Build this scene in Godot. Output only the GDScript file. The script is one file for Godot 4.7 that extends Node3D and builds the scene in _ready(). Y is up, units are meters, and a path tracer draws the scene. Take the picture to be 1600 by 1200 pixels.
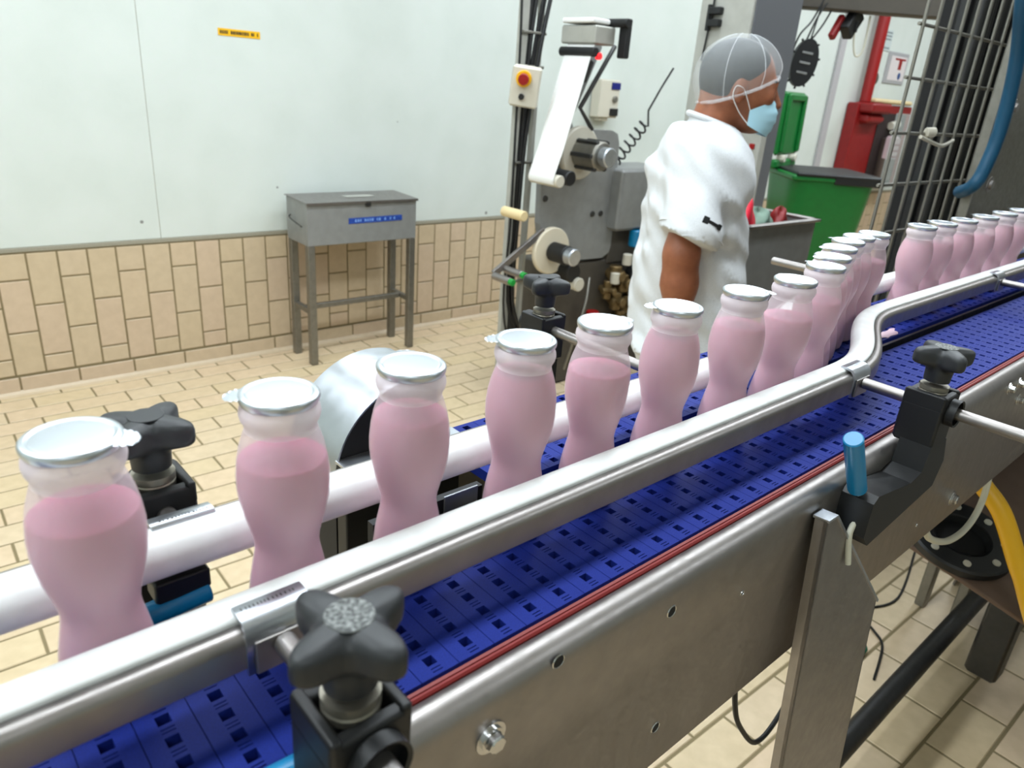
extends Node3D
# A bottling line for pink drinking yoghurt: two blue modular belts, guide rails, a worker, machines and a tiled wall behind.

const CONV_ANGLE := 0.025994      # the line runs almost parallel to the back wall
const BELT_Y := 1.2
var M := {}
var used := {}
var rng := RandomNumberGenerator.new()


# ---------------------------------------------------------------- mesh builder
class Geo:
	var v := PackedVector3Array()
	var n := PackedVector3Array()
	var t := PackedVector2Array()

	func tri(a: Vector3, b: Vector3, c: Vector3, na: Vector3, nb: Vector3, nc: Vector3, ta := Vector2.ZERO, tb := Vector2.ZERO, tc := Vector2.ZERO):
		if (b - a).cross(c - a).dot(na + nb + nc) > 0.0:
			v.append_array([a, c, b]); n.append_array([na, nc, nb]); t.append_array([ta, tc, tb])
		else:
			v.append_array([a, b, c]); n.append_array([na, nb, nc]); t.append_array([ta, tb, tc])

	func flat(a: Vector3, b: Vector3, c: Vector3, out: Vector3):
		var k := (b - a).cross(c - a).normalized()
		if k.dot(out) < 0.0: k = -k
		tri(a, b, c, k, k, k)

	func quad(a: Vector3, b: Vector3, c: Vector3, d: Vector3, out: Vector3):
		var k := (b - a).cross(c - a)
		if k.length() < 1e-12: k = (c - a).cross(d - a)
		k = k.normalized()
		if k.dot(out) < 0.0: k = -k
		tri(a, b, c, k, k, k, Vector2(0, 1), Vector2(1, 1), Vector2(1, 0))
		tri(a, c, d, k, k, k, Vector2(0, 1), Vector2(1, 0), Vector2(0, 0))

	func box(c: Vector3, s: Vector3, B := Basis.IDENTITY):
		var h := s * 0.5
		for ax in 3:
			for sg in [-1.0, 1.0]:
				var nn := Vector3.ZERO; nn[ax] = sg
				var u := Vector3.ZERO; u[(ax + 1) % 3] = h[(ax + 1) % 3]
				var w := Vector3.ZERO; w[(ax + 2) % 3] = h[(ax + 2) % 3]
				var o := nn * h[ax]
				quad(c + B * (o - u - w), c + B * (o + u - w), c + B * (o + u + w), c + B * (o - u + w), B * nn)

	# a box whose edges and corners are cut off
	func rbox(c: Vector3, s: Vector3, r: float, B := Basis.IDENTITY):
		var h := s * 0.5
		r = minf(r, minf(h.x, minf(h.y, h.z)) * 0.98)
		var i := h - Vector3(r, r, r)
		for ax in 3:
			var a1 := (ax + 1) % 3
			var a2 := (ax + 2) % 3
			for sg in [-1.0, 1.0]:
				var nn := Vector3.ZERO; nn[ax] = sg
				var u := Vector3.ZERO; u[a1] = i[a1]
				var w := Vector3.ZERO; w[a2] = i[a2]
				var o := nn * h[ax]
				quad(c + B * (o - u - w), c + B * (o + u - w), c + B * (o + u + w), c + B * (o - u + w), B * nn)
			for s1 in [-1.0, 1.0]:
				for s2 in [-1.0, 1.0]:
					var e1 := Vector3.ZERO; e1[a1] = s1 * h[a1]; e1[a2] = s2 * i[a2]
					var e2 := Vector3.ZERO; e2[a1] = s1 * i[a1]; e2[a2] = s2 * h[a2]
					var l := Vector3.ZERO; l[ax] = i[ax]
					var q1 := Vector3.ZERO; q1[a1] = s1
					var q2 := Vector3.ZERO; q2[a2] = s2
					q1 = B * q1; q2 = B * q2
					var p := [c + B * (e1 - l), c + B * (e1 + l), c + B * (e2 + l), c + B * (e2 - l)]
					tri(p[0], p[1], p[2], q1, q1, q2); tri(p[0], p[2], p[3], q1, q2, q2)
		for sx in [-1.0, 1.0]:
			for sy in [-1.0, 1.0]:
				for sz in [-1.0, 1.0]:
					tri(c + B * Vector3(sx * h.x, sy * i.y, sz * i.z), c + B * Vector3(sx * i.x, sy * h.y, sz * i.z), c + B * Vector3(sx * i.x, sy * i.y, sz * h.z), B * Vector3(sx, 0, 0), B * Vector3(0, sy, 0), B * Vector3(0, 0, sz))

	# rows of points joined into a smooth sheet
	func grid(rows: Array, close_u := false, flip := false, uvs := true):
		var nr := rows.size()
		var nc: int = rows[0].size()
		var nm := []
		for r in nr:
			var line := PackedVector3Array()
			for c in nc:
				var c0 := c - 1
				var c1 := c + 1
				if close_u:
					c0 = (c + nc - 1) % nc; c1 = (c + 1) % nc
				else:
					c0 = maxi(c0, 0); c1 = mini(c1, nc - 1)
				var r0 := maxi(r - 1, 0)
				var r1 := mini(r + 1, nr - 1)
				var du: Vector3 = rows[r][c1] - rows[r][c0]
				var dv: Vector3 = rows[r1][c] - rows[r0][c]
				if du.length() < 1e-7:
					var rr := r1 if r == r0 else r0
					du = rows[rr][c1] - rows[rr][c0]
				var k := du.cross(dv).normalized()
				line.append(-k if flip else k)
			nm.append(line)
		var last := nc if close_u else nc - 1
		for r in nr - 1:
			for c in last:
				var d := (c + 1) % nc
				var t0 := Vector2(float(c) / last, float(r) / (nr - 1))
				var t1 := Vector2(float(c + 1) / last, float(r) / (nr - 1))
				var t2 := Vector2(float(c + 1) / last, float(r + 1) / (nr - 1))
				var t3 := Vector2(float(c) / last, float(r + 1) / (nr - 1))
				tri(rows[r][c], rows[r][d], rows[r + 1][d], nm[r][c], nm[r][d], nm[r + 1][d], t0, t1, t2)
				tri(rows[r][c], rows[r + 1][d], rows[r + 1][c], nm[r][c], nm[r + 1][d], nm[r + 1][c], t0, t2, t3)

	# profile of (radius, height), spun round the y axis of X
	func lathe(p: Array, seg := 32, X := Transform3D.IDENTITY):
		var rows := []
		for q in p:
			var line := PackedVector3Array()
			for k in seg:
				var a := TAU * k / seg
				line.append(X * Vector3(q.x * cos(a), q.y, q.x * sin(a)))
			rows.append(line)
		grid(rows, true, false)

	# hard-edged: each step of the profile keeps its own normals
	func turned(p: Array, seg := 24, X := Transform3D.IDENTITY):
		for k in p.size() - 1:
			lathe([p[k], p[k + 1]], seg, X)

	func cyl(a: Vector3, b: Vector3, r: float, seg := 20, r2 := -1.0):
		if r2 < 0.0: r2 = r
		var d := b - a
		var X := Transform3D(Geo.toward(d), a)
		var l := d.length()
		var e := minf(minf(r, r2) * 0.12, l * 0.2)
		turned([Vector2(0.0, 0), Vector2(r - e, 0), Vector2(r, e), Vector2(r2, l - e), Vector2(r2 - e, l), Vector2(0.0, l)], seg, X)

	static func toward(d: Vector3) -> Basis:
		var y := d.normalized()
		var x := y.cross(Vector3(0.31, 0.2, 0.93)).normalized()
		return Basis(x, y, x.cross(y))

	func tube(path: Array, r: float, seg := 10, ends := true):
		var rows := []
		var up := Vector3.ZERO
		for k in path.size():
			var d: Vector3 = (path[mini(k + 1, path.size() - 1)] - path[maxi(k - 1, 0)]).normalized()
			if k == 0:
				up = d.cross(Vector3(0.31, 0.2, 0.93)).normalized()
			up = (up - d * up.dot(d)).normalized()
			var w := d.cross(up)
			var line := PackedVector3Array()
			for j in seg:
				var a := TAU * j / seg
				line.append(path[k] + (up * cos(a) + w * sin(a)) * r)
			rows.append(line)
		grid(rows, true, true)
		if ends:
			for e in [0, path.size() - 1]:
				var d: Vector3 = (path[1] - path[0]) if e == 0 else (path[e - 1] - path[e])
				for j in seg:
					flat(path[e], rows[e][j], rows[e][(j + 1) % seg], -d)

	# a closed outline in the plane of X's x and y, given thickness along X's z
	func prism(o: Array, z0: float, z1: float, X := Transform3D.IDENTITY, smooth := false):
		var pts := PackedVector2Array(o)
		var ix := Geometry2D.triangulate_polygon(pts)
		var nz := X.basis.z.normalized()
		for k in range(0, ix.size(), 3):
			var a := pts[ix[k]]
			var b := pts[ix[k + 1]]
			var c := pts[ix[k + 2]]
			flat(X * Vector3(a.x, a.y, z1), X * Vector3(b.x, b.y, z1), X * Vector3(c.x, c.y, z1), nz)
			flat(X * Vector3(a.x, a.y, z0), X * Vector3(b.x, b.y, z0), X * Vector3(c.x, c.y, z0), -nz)
		var sg := -1.0 if Geometry2D.is_polygon_clockwise(pts) else 1.0
		var m := pts.size()
		for k in m:
			var a := pts[k]
			var b := pts[(k + 1) % m]
			var e := (b - a).normalized()
			var na := Vector2(e.y, -e.x) * sg
			var nb := na
			if smooth:
				var e0 := (a - pts[(k + m - 1) % m]).normalized()
				var e2 := (pts[(k + 2) % m] - b).normalized()
				na = (na + Vector2(e0.y, -e0.x) * sg).normalized()
				nb = (nb + Vector2(e2.y, -e2.x) * sg).normalized()
			var A := X.basis * Vector3(na.x, na.y, 0)
			var C := X.basis * Vector3(nb.x, nb.y, 0)
			tri(X * Vector3(a.x, a.y, z0), X * Vector3(b.x, b.y, z0), X * Vector3(b.x, b.y, z1), A, C, C)
			tri(X * Vector3(a.x, a.y, z0), X * Vector3(b.x, b.y, z1), X * Vector3(a.x, a.y, z1), A, C, A)

	# a closed section (across, up) carried along a level path
	func sweep(path: Array, section: Array, flip := false):
		var rows := []
		for k in path.size():
			var d: Vector3 = (path[mini(k + 1, path.size() - 1)] - path[maxi(k - 1, 0)]).normalized()
			var w := d.cross(Vector3.UP).normalized()
			var line := PackedVector3Array()
			for q in section:
				line.append(path[k] + w * q.x + Vector3.UP * q.y)
			rows.append(line)
		grid(rows, true, flip)
		for e in [0, path.size() - 1]:
			var d: Vector3 = (path[1] - path[0]) if e == 0 else (path[e - 1] - path[e])
			var ix := Geometry2D.triangulate_polygon(PackedVector2Array(section))
			for k in range(0, ix.size(), 3):
				flat(rows[e][ix[k]], rows[e][ix[k + 1]], rows[e][ix[k + 2]], -d)

	func mesh() -> ArrayMesh:
		var a := []
		a.resize(Mesh.ARRAY_MAX)
		a[Mesh.ARRAY_VERTEX] = v
		a[Mesh.ARRAY_NORMAL] = n
		a[Mesh.ARRAY_TEX_UV] = t
		var am := ArrayMesh.new()
		am.add_surface_from_arrays(Mesh.PRIMITIVE_TRIANGLES, a)
		return am


# ---------------------------------------------------------------- scene helpers
func numbered(called: String) -> String:
	var k: int = used.get(called, 0)
	used[called] = k + 1
	return called if k == 0 else "%s_%03d" % [called, k]

func tag(o: Node, label: String, category: String, group := ""):
	o.set_meta("label", label)
	o.set_meta("category", category)
	if group != "": o.set_meta("group", group)
	return o

func thing(called: String, label: String, category: String, at := Vector3.ZERO, turn := 0.0, group := "") -> Node3D:
	var o := Node3D.new()
	o.name = numbered(called)
	add_child(o)
	o.position = at
	o.rotation.y = turn
	tag(o, label, category, group)
	return o

func obj(called: String, shape, material: Material, parent: Node = null) -> MeshInstance3D:
	var o := MeshInstance3D.new()
	o.name = numbered(called) if parent == null else called
	o.mesh = shape.mesh() if shape is Geo else shape
	o.material_override = material
	o.cast_shadow = GeometryInstance3D.SHADOW_CASTING_SETTING_ON
	(self if parent == null else parent).add_child(o, true)
	return o

func struct(called: String, shape, material: Material) -> MeshInstance3D:
	var o := obj(called, shape, material)
	o.set_meta("kind", "structure")
	return o

# a place on the line: s along the belt, m across it (towards the camera), from the line's own axis
func conv(s: float, y: float, m: float) -> Vector3:
	var c := cos(CONV_ANGLE)
	var k := sin(CONV_ANGLE)
	return Vector3(s * c + m * k, y, 3.5 - s * k + m * c)

func line_thing(called: String, label: String, category: String, s := 0.0, y := 0.0, m := 0.0, group := "") -> Node3D:
	return thing(called, label, category, conv(s, y, m), CONV_ANGLE, group)

func G() -> Geo:
	return Geo.new()

func V(x: float, y: float, z: float) -> Vector3:
	return Vector3(x, y, z)

func curve(pts: Array, steps := 8) -> Array:
	var out := []
	for k in pts.size() - 1:
		var p0: Vector3 = pts[maxi(k - 1, 0)]
		var p1: Vector3 = pts[k]
		var p2: Vector3 = pts[k + 1]
		var p3: Vector3 = pts[mini(k + 2, pts.size() - 1)]
		for j in steps:
			out.append(p1.cubic_interpolate(p2, p0, p3, float(j) / steps))
	out.append(pts[-1])
	return out


# ---------------------------------------------------------------- materials
func noise_tex(freq: float, lo: Color, hi: Color, seed_ := 1, size := 512, normal := false, bump := 2.0, octaves := 4) -> NoiseTexture2D:
	var f := FastNoiseLite.new()
	f.noise_type = FastNoiseLite.TYPE_SIMPLEX
	f.frequency = freq
	f.seed = seed_
	f.fractal_octaves = octaves
	var x := NoiseTexture2D.new()
	x.width = size; x.height = size
	x.seamless = true
	x.noise = f
	if normal:
		x.as_normal_map = true
		x.bump_strength = bump
	else:
		var g := Gradient.new()
		g.set_color(0, lo); g.set_color(1, hi)
		x.color_ramp = g
	return x

func mat(c: Color, rough := 0.6, metal := 0.0) -> StandardMaterial3D:
	var m := StandardMaterial3D.new()
	m.albedo_color = c
	m.roughness = rough
	m.metallic = metal
	m.metallic_specular = 0.5
	return m

func speckled(m: StandardMaterial3D, tex: Texture2D, scale: Vector3, world := true) -> StandardMaterial3D:
	m.albedo_texture = tex
	m.uv1_triplanar = true
	m.uv1_world_triplanar = world
	m.uv1_scale = scale
	return m

func make_materials():
	var soft := noise_tex(0.01, Color(0.93, 0.93, 0.925), Color(1, 1, 1), 3)
	var fine := noise_tex(0.08, Color(0.84, 0.84, 0.84), Color(1, 1, 1), 5)
	var grain := noise_tex(0.05, Color.BLACK, Color.WHITE, 9, 512, true, 3.0)
	var brushed_rough := noise_tex(0.03, Color(0.7, 0.7, 0.7), Color(1, 1, 1), 11)
	# stainless steel, brushed along the line
	for e in [["steel", Color(0.62, 0.60, 0.59), 0.5], ["steel_bright", Color(0.79, 0.81, 0.84), 0.38], ["steel_dull", Color(0.58, 0.57, 0.54), 0.6], ["steel_dark", Color(0.33, 0.33, 0.33), 0.55]]:
		var m := mat(e[1], e[2], 0.95)
		speckled(m, soft, Vector3(3, 3, 3))
		m.roughness_texture = brushed_rough
		m.normal_enabled = true
		m.normal_texture = grain
		m.normal_scale = 0.035
		M[e[0]] = m
	M.chrome = mat(Color(0.82, 0.82, 0.82), 0.18, 1.0)
	M.foil = mat(Color(0.80, 0.825, 0.85), 0.33, 1.0)
	M.belt = speckled(mat(Color(0.115, 0.185, 0.53), 0.55), fine, Vector3(14, 14, 14))
	M.belt.metallic_specular = 0.25
	M.belt_edge = mat(Color(0.08, 0.12, 0.42), 0.5)
	M.red_strip = mat(Color(0.50, 0.12, 0.11), 0.5)
	M.rail_white = speckled(mat(Color(0.93, 0.935, 0.93), 0.32), soft, Vector3(5, 5, 5))
	M.black = speckled(mat(Color(0.075, 0.08, 0.085), 0.5), fine, Vector3(20, 20, 20))
	M.black_soft = mat(Color(0.05, 0.05, 0.055), 0.65)
	M.grey_knob = speckled(mat(Color(0.15, 0.16, 0.17), 0.48), fine, Vector3(30, 30, 30))
	M.scuffed = speckled(mat(Color(0.62, 0.63, 0.62), 0.6), noise_tex(0.022, Color(0.16, 0.17, 0.17), Color(1, 1, 1), 21), Vector3(24, 24, 24))
	M.collar = mat(Color(0.55, 0.53, 0.48), 0.4, 0.8)
	M.dark = mat(Color(0.035, 0.035, 0.04), 0.8)
	M.cyan = mat(Color(0.02, 0.47, 0.66), 0.35)
	M.cable_white = mat(Color(0.78, 0.77, 0.70), 0.5)
	M.cable_black = mat(Color(0.04, 0.04, 0.045), 0.5)
	M.yellow = mat(Color(0.92, 0.70, 0.03), 0.4)
	M.green_tie = mat(Color(0.02, 0.33, 0.22), 0.5)
	# bottle: milky plastic skin over pink yoghurt
	var shell := mat(Color(0.93, 0.88, 0.90), 0.42)
	shell.transparency = BaseMaterial3D.TRANSPARENCY_ALPHA
	shell.albedo_color.a = 0.42
	M.shell = shell
	M.shell_thick = shell.duplicate()
	M.shell_thick.albedo_color.a = 0.74
	M.yoghurt = mat(Color(0.78, 0.40, 0.545), 0.5)
	M.yoghurt.subsurf_scatter_enabled = true
	M.yoghurt.subsurf_scatter_strength = 0.25
	# room
	M.grout = speckled(mat(Color(0.54, 0.48, 0.35), 0.85), fine, Vector3(6, 6, 6))
	M.floor_tiles = []
	M.wall_tiles = []
	for k in 4:
		var c: Color = [Color(0.82, 0.735, 0.61), Color(0.83, 0.74, 0.62), Color(0.815, 0.735, 0.60), Color(0.825, 0.745, 0.625)][k]
		M.floor_tiles.append(speckled(mat(c, 0.42), noise_tex(0.012, Color(0.94, 0.935, 0.92), Color(1, 1, 1), 40 + k), Vector3(2.2, 2.2, 2.2)))
		var d: Color = [Color(0.785, 0.705, 0.595), Color(0.775, 0.70, 0.585), Color(0.785, 0.70, 0.60), Color(0.78, 0.705, 0.595)][k]
		M.wall_tiles.append(speckled(mat(d, 0.35), noise_tex(0.012, Color(0.955, 0.95, 0.945), Color(1, 1, 1), 50 + k), Vector3(2.2, 2.2, 2.2)))
	M.wall_white = speckled(mat(Color(0.81, 0.835, 0.815), 0.5), noise_tex(0.006, Color(0.97, 0.975, 0.97), Color(1, 1, 1), 60), Vector3(0.7, 0.7, 0.7))
	M.sealant = speckled(mat(Color(0.62, 0.60, 0.53), 0.7), fine, Vector3(4, 4, 4))
	M.ceiling = mat(Color(0.88, 0.89, 0.88), 0.8)
	var lamp := mat(Color(1, 1, 1), 0.5)
	lamp.emission_enabled = true
	lamp.emission = Color(0.93, 0.97, 1.0)
	lamp.emission_energy_multiplier = 6.0
	M.lamp = lamp
	M.lamp_body = mat(Color(0.8, 0.8, 0.8), 0.5)
	# machines and the rest
	M.machine = speckled(mat(Color(0.58, 0.585, 0.58), 0.5, 0.35), soft, Vector3(2, 2, 2))
	M.machine_dark = speckled(mat(Color(0.32, 0.30, 0.27), 0.6, 0.2), soft, Vector3(3, 3, 3))
	M.cabinet = speckled(mat(Color(0.66, 0.66, 0.63), 0.5), soft, Vector3(1.5, 1.5, 1.5))
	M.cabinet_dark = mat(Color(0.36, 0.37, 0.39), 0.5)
	M.cream = mat(Color(0.86, 0.78, 0.60), 0.5)
	M.paper = mat(Color(0.90, 0.90, 0.89), 0.6)
	M.offwhite = mat(Color(0.78, 0.76, 0.70), 0.5)
	M.red = mat(Color(0.55, 0.03, 0.03), 0.4)
	M.red_deep = speckled(mat(Color(0.52, 0.06, 0.07), 0.45), soft, Vector3(2, 2, 2))
	M.green = speckled(mat(Color(0.01, 0.42, 0.16), 0.38), soft, Vector3(2, 2, 2))
	M.blue_sticker = speckled(mat(Color(0.16, 0.34, 0.72), 0.5), noise_tex(0.03, Color(0.45, 0.5, 0.6), Color(1, 1, 1), 71, 256), Vector3(9, 9, 9))
	M.brass = speckled(mat(Color(0.52, 0.44, 0.30), 0.45, 0.7), fine, Vector3(12, 12, 12))
	M.pink = mat(Color(0.85, 0.08, 0.20), 0.5)
	M.green_grey = mat(Color(0.42, 0.52, 0.46), 0.7)
	M.teal = mat(Color(0.02, 0.28, 0.40), 0.4)
	M.rust_plate = speckled(mat(Color(0.46, 0.38, 0.33), 0.6, 0.4), soft, Vector3(3, 3, 3))
	M.skin = speckled(mat(Color(0.62, 0.38, 0.26), 0.5), noise_tex(0.02, Color(0.86, 0.84, 0.83), Color(1, 1, 1), 81, 256), Vector3(5, 5, 5))
	M.skin.subsurf_scatter_enabled = true
	M.skin.subsurf_scatter_strength = 0.08
	M.hair = mat(Color(0.06, 0.065, 0.075), 0.6)
	M.cloth = speckled(mat(Color(0.88, 0.89, 0.90), 0.85), fine, Vector3(8, 8, 8))
	M.mask = mat(Color(0.68, 0.85, 0.91), 0.8)
	var net := mat(Color(0.92, 0.94, 0.95), 0.7)
	net.transparency = BaseMaterial3D.TRANSPARENCY_ALPHA
	net.albedo_color.a = 0.17
	M.net = net
	var net_seam := mat(Color(0.93, 0.94, 0.95), 0.8)
	net_seam.transparency = BaseMaterial3D.TRANSPARENCY_ALPHA
	net_seam.albedo_color.a = 0.26
	M.net_seam = net_seam
	var glass := mat(Color(0.85, 0.9, 0.9), 0.05)
	glass.transparency = BaseMaterial3D.TRANSPARENCY_ALPHA
	glass.albedo_color.a = 0.18
	M.glass = glass
	var led := mat(Color(1, 0.1, 0.1), 0.4)
	led.emission_enabled = true
	led.emission = Color(1.0, 0.12, 0.15)
	led.emission_energy_multiplier = 3.0
	M.led_red = led
	var amber := mat(Color(1, 0.6, 0.1), 0.4)
	amber.emission_enabled = true
	amber.emission = Color(1.0, 0.55, 0.1)
	amber.emission_energy_multiplier = 3.0
	M.led_amber = amber


# ---------------------------------------------------------------- start
func _ready():
	rng.seed = 20240
	# camera
	var cam := Camera3D.new()
	cam.name = "camera"
	add_child(cam)
	cam.keep_aspect = Camera3D.KEEP_HEIGHT
	cam.fov = 2.0 * rad_to_deg(atan(600.0 / 1140.8))
	cam.near = 0.02
	cam.position = Vector3(-0.435, 1.526, 3.875)
	cam.rotation = Vector3(deg_to_rad(-22.36), deg_to_rad(-41.32), deg_to_rad(4.42))
	# a small phone lens close to the bottles: what lies far behind them goes slightly soft
	var lens := CameraAttributesPhysical.new()
	lens.frustum_focal_length = 22.815
	lens.frustum_focus_distance = 0.75
	lens.frustum_near = 0.02
	lens.frustum_far = 100.0
	lens.exposure_aperture = 9.0
	cam.attributes = lens
	cam.current = true
	# environment: a closed hall, all light comes from its ceiling lamps
	var we := WorldEnvironment.new()
	we.name = "environment"
	var e := Environment.new()
	e.background_mode = Environment.BG_COLOR
	e.background_color = Color(0.02, 0.02, 0.02)
	e.tonemap_mode = Environment.TONE_MAPPER_LINEAR
	e.tonemap_exposure = 0.70
	e.sdfgi_enabled = true
	e.ssao_enabled = true
	e.ssil_enabled = true
	we.environment = e
	add_child(we)
	make_materials()
	ceiling_lamps()
	room()
	line_frames()
	belts()
	rails()
	brackets()
	bottles()
	under_line()
	stand()
	label_machine()
	control_cabinet()
	worker()
	back_right()
	guard_machine()


# three rows of long lamps: over the aisle by the wall, above the line, and behind the camera
func ceiling_lamps():
	var rows := [[1.45, 5.2, [-1.6, 0.5, 2.6, 4.7, 6.8, 8.9], "over the aisle beside the tiled wall"], [3.0, 4.6, [-1.6, 0.5, 2.6, 4.7], "right above the bottling line"], [5.6, 3.4, [-1.6, 2.6, 6.8], "behind the camera"]]
	var spots := []
	for r in rows:
		for k in r[2].size(): spots.append([r[2][k], r[0], r[1], r[3], ["first", "second", "third", "fourth", "fifth", "sixth"][k]])
	for p in spots:
		var t := thing("ceiling_lamp", "long white ceiling lamp %s, %s from the left" % [p[3], p[4]], "lamp", Vector3(p[0], 3.24, p[1]), 0.0, "ceiling lamps")
		var b := G()
		b.rbox(Vector3(0, 0.07, 0), Vector3(1.6, 0.09, 0.42), 0.02)
		obj("housing", b, M.lamp_body, t)
		for sg in [-1.0, 1.0]:
			b = G(); b.cyl(Vector3(sg * 0.6, 0.11, 0), Vector3(sg * 0.6, 0.245, 0), 0.008, 8)
			obj("hanger", b, M.lamp_body, t)
		var d := G()
		d.rbox(Vector3(0, 0.015, 0), Vector3(1.54, 0.03, 0.36), 0.01)
		obj("diffuser", d, M.lamp, t)
		var l := AreaLight3D.new()
		l.name = "light"
		t.add_child(l)
		l.position = Vector3(0, -0.01, 0)
		l.rotation.x = -PI / 2
		l.area_size = Vector2(1.54, 0.36)
		l.light_color = Color(0.93, 0.97, 1.0)
		l.light_energy = p[2]
		l.area_range = 20.0
		l.shadow_enabled = true


# ---------------------------------------------------------------- the room
const X0 := -3.0
const X1 := 13.0
const Z1 := 8.0
const CEIL := 3.48
const TILE_TOP := 0.665
const PITCH := 0.123

func tile_mesh(sx: float, sy: float, sz: float, face: int) -> ArrayMesh:
	var g := G()
	# the face and its four chamfered edges; the back lies in the mortar
	var r := 0.0022
	var h := Vector3(sx, sy, sz) * 0.5
	var up := Vector3.ZERO; up[face] = 1
	var u := Vector3.ZERO
	var w := Vector3.ZERO
	var a := (face + 1) % 3
	var b := (face + 2) % 3
	u[a] = 1; w[b] = 1
	var top := up * h[face]
	var low := up * (-h[face])
	var mid := up * (h[face] - r)
	var c := []
	var e := []
	var f := []
	for s in [[-1, -1], [1, -1], [1, 1], [-1, 1]]:
		c.append(top + u * s[0] * (h[a] - r) + w * s[1] * (h[b] - r))
		e.append(mid + u * s[0] * h[a] + w * s[1] * h[b])
		f.append(low + u * s[0] * h[a] + w * s[1] * h[b])
	g.quad(c[0], c[1], c[2], c[3], up)
	for k in 4:
		var j := (k + 1) % 4
		var out: Vector3 = (c[k] + c[j]) - top * 2.0
		g.quad(c[k], c[j], e[j], e[k], out + up * 0.01)
		g.quad(e[k], e[j], f[j], f[k], out)
	return g.mesh()

func room():
	var g := G()
	g.box(Vector3((X0 + X1) / 2, -0.0523, Z1 / 2), Vector3(X1 - X0 + 0.4, 0.1, Z1 + 0.4))
	var fl := struct("floor", g, M.grout)
	floor_tiles(fl)
	g = G()
	g.box(Vector3((X0 + X1) / 2, CEIL + 0.06, Z1 / 2), Vector3(X1 - X0 + 0.4, 0.12, Z1 + 0.4))
	struct("ceiling", g, M.ceiling)
	# back wall: tiled below, white sheets above
	g = G()
	g.box(Vector3((X0 + X1) / 2, CEIL / 2 - 0.01, -0.0962), Vector3(X1 - X0 + 0.4, CEIL + 0.02, 0.2))
	var wb := struct("wall_back", g, M.grout)
	var seams := [X0, -1.79, 0.58, 2.95, 5.32, 7.69, 10.06, X1]
	for k in seams.size() - 1:
		var q := G()
		q.rbox(Vector3((seams[k] + seams[k + 1]) / 2, (CEIL + 0.69) / 2, 0.0), Vector3(seams[k + 1] - seams[k] - 0.0012, CEIL - 0.69, 0.012), 0.002)
		obj("panel", q, M.wall_white, wb)
	var tm := {}
	var col := 0
	for i in range(-4, 82):
		var x := i * PITCH + PITCH / 2
		var y := TILE_TOP
		var first := true
		while y > 0.1 + 0.02:
			var hgt := 0.246
			if first and posmod(i, 2) == 1: hgt = 0.123
			first = false
			var y2 := maxf(y - hgt, 0.09)
			var key := snappedf(y - y2, 0.001)
			if not tm.has(key): tm[key] = tile_mesh(0.115, y - y2 - 0.008, 0.010, 2)
			var o := MeshInstance3D.new()
			o.name = "tile"
			o.mesh = tm[key]
			o.material_override = M.wall_tiles[rng.randi() % 4]
			o.position = Vector3(x, (y + y2) / 2, 0.0015 + rng.randf_range(-0.0006, 0.0006))
			wb.add_child(o, true)
			y = y2
	var s := G()
	s.rbox(Vector3((X0 + X1) / 2, 0.678, 0.002), Vector3(X1 - X0, 0.024, 0.016), 0.006)
	obj("sealant_strip", s, M.sealant, wb)
	# skirting of the same tiles laid flat
	g = G()
	g.box(Vector3((X0 + X1) / 2, 0.04, 0.003), Vector3(X1 - X0, 0.088, 0.012))
	var bb := struct("baseboard_back", g, M.grout)
	var bt := tile_mesh(0.240, 0.080, 0.012, 2)
	for i in range(-2, 38):
		var o := MeshInstance3D.new()
		o.name = "tile"
		o.mesh = bt
		o.material_override = M.wall_tiles[rng.randi() % 4]
		o.position = Vector3(0.012 + i * 0.248, 0.043, 0.007)
		bb.add_child(o, true)
	s = G()
	s.prism([Vector2(0, 0), Vector2(0.028, 0), Vector2(0.012, 0.006), Vector2(0.004, 0.016), Vector2(0, 0.02)], X0, X1, Transform3D(Basis(Vector3(0, 0, 1), Vector3(0, 1, 0), Vector3(1, 0, 0)), Vector3(0, 0, 0.010)), false)
	obj("cove", s, M.wall_tiles[3], bb)
	# the other walls
	g = G(); g.box(Vector3(X0 - 0.1, CEIL / 2, Z1 / 2), Vector3(0.2, CEIL + 0.02, Z1 + 0.4)); struct("wall_left", g, M.wall_white)
	g = G(); g.box(Vector3(X1 + 0.1, CEIL / 2, Z1 / 2), Vector3(0.2, CEIL + 0.02, Z1 + 0.4)); struct("wall_right", g, M.wall_white)
	g = G(); g.box(Vector3((X0 + X1) / 2, CEIL / 2, Z1 + 0.1), Vector3(X1 - X0 + 0.4, CEIL + 0.02, 0.2)); struct("wall_front", g, M.wall_white)
	# yellow sign strip, its lettering too small to read
	var sg := thing("wall_label", "small yellow label strip with dark lettering high on white wall", "label", Vector3(1.037, 1.652, 0.0075))
	g = G(); g.box(Vector3.ZERO, Vector3(0.205, 0.032, 0.002), Basis(Vector3(0, 0, 1), -0.004)); obj("strip", g, M.yellow, sg)
	g = G()
	var x := -0.094
	while x < 0.09:
		var w := rng.randf_range(0.004, 0.009)
		if rng.randf() > 0.16: g.box(Vector3(x + w / 2, 0.0, 0.0016), Vector3(w, 0.015, 0.0008))
		x += w + 0.0028
	obj("lettering", g, M.black_soft, sg)
	# dirt specks that the photo shows on the white sheets
	for p in [[1.19, 0.92, 0.006], [2.62, 0.715, 0.010], [0.5, 0.775, 0.008], [1.93, 1.27, 0.004]]:
		g = G()
		g.lathe([Vector2(0, 0.0006), Vector2(p[2], 0.0005), Vector2(p[2] * 1.1, 0)], 7, Transform3D(Basis(Vector3(1, 0, 0), PI / 2), Vector3(p[0], p[1], 0.0062)))
		obj("scuff", g, M.machine, wb)

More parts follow.
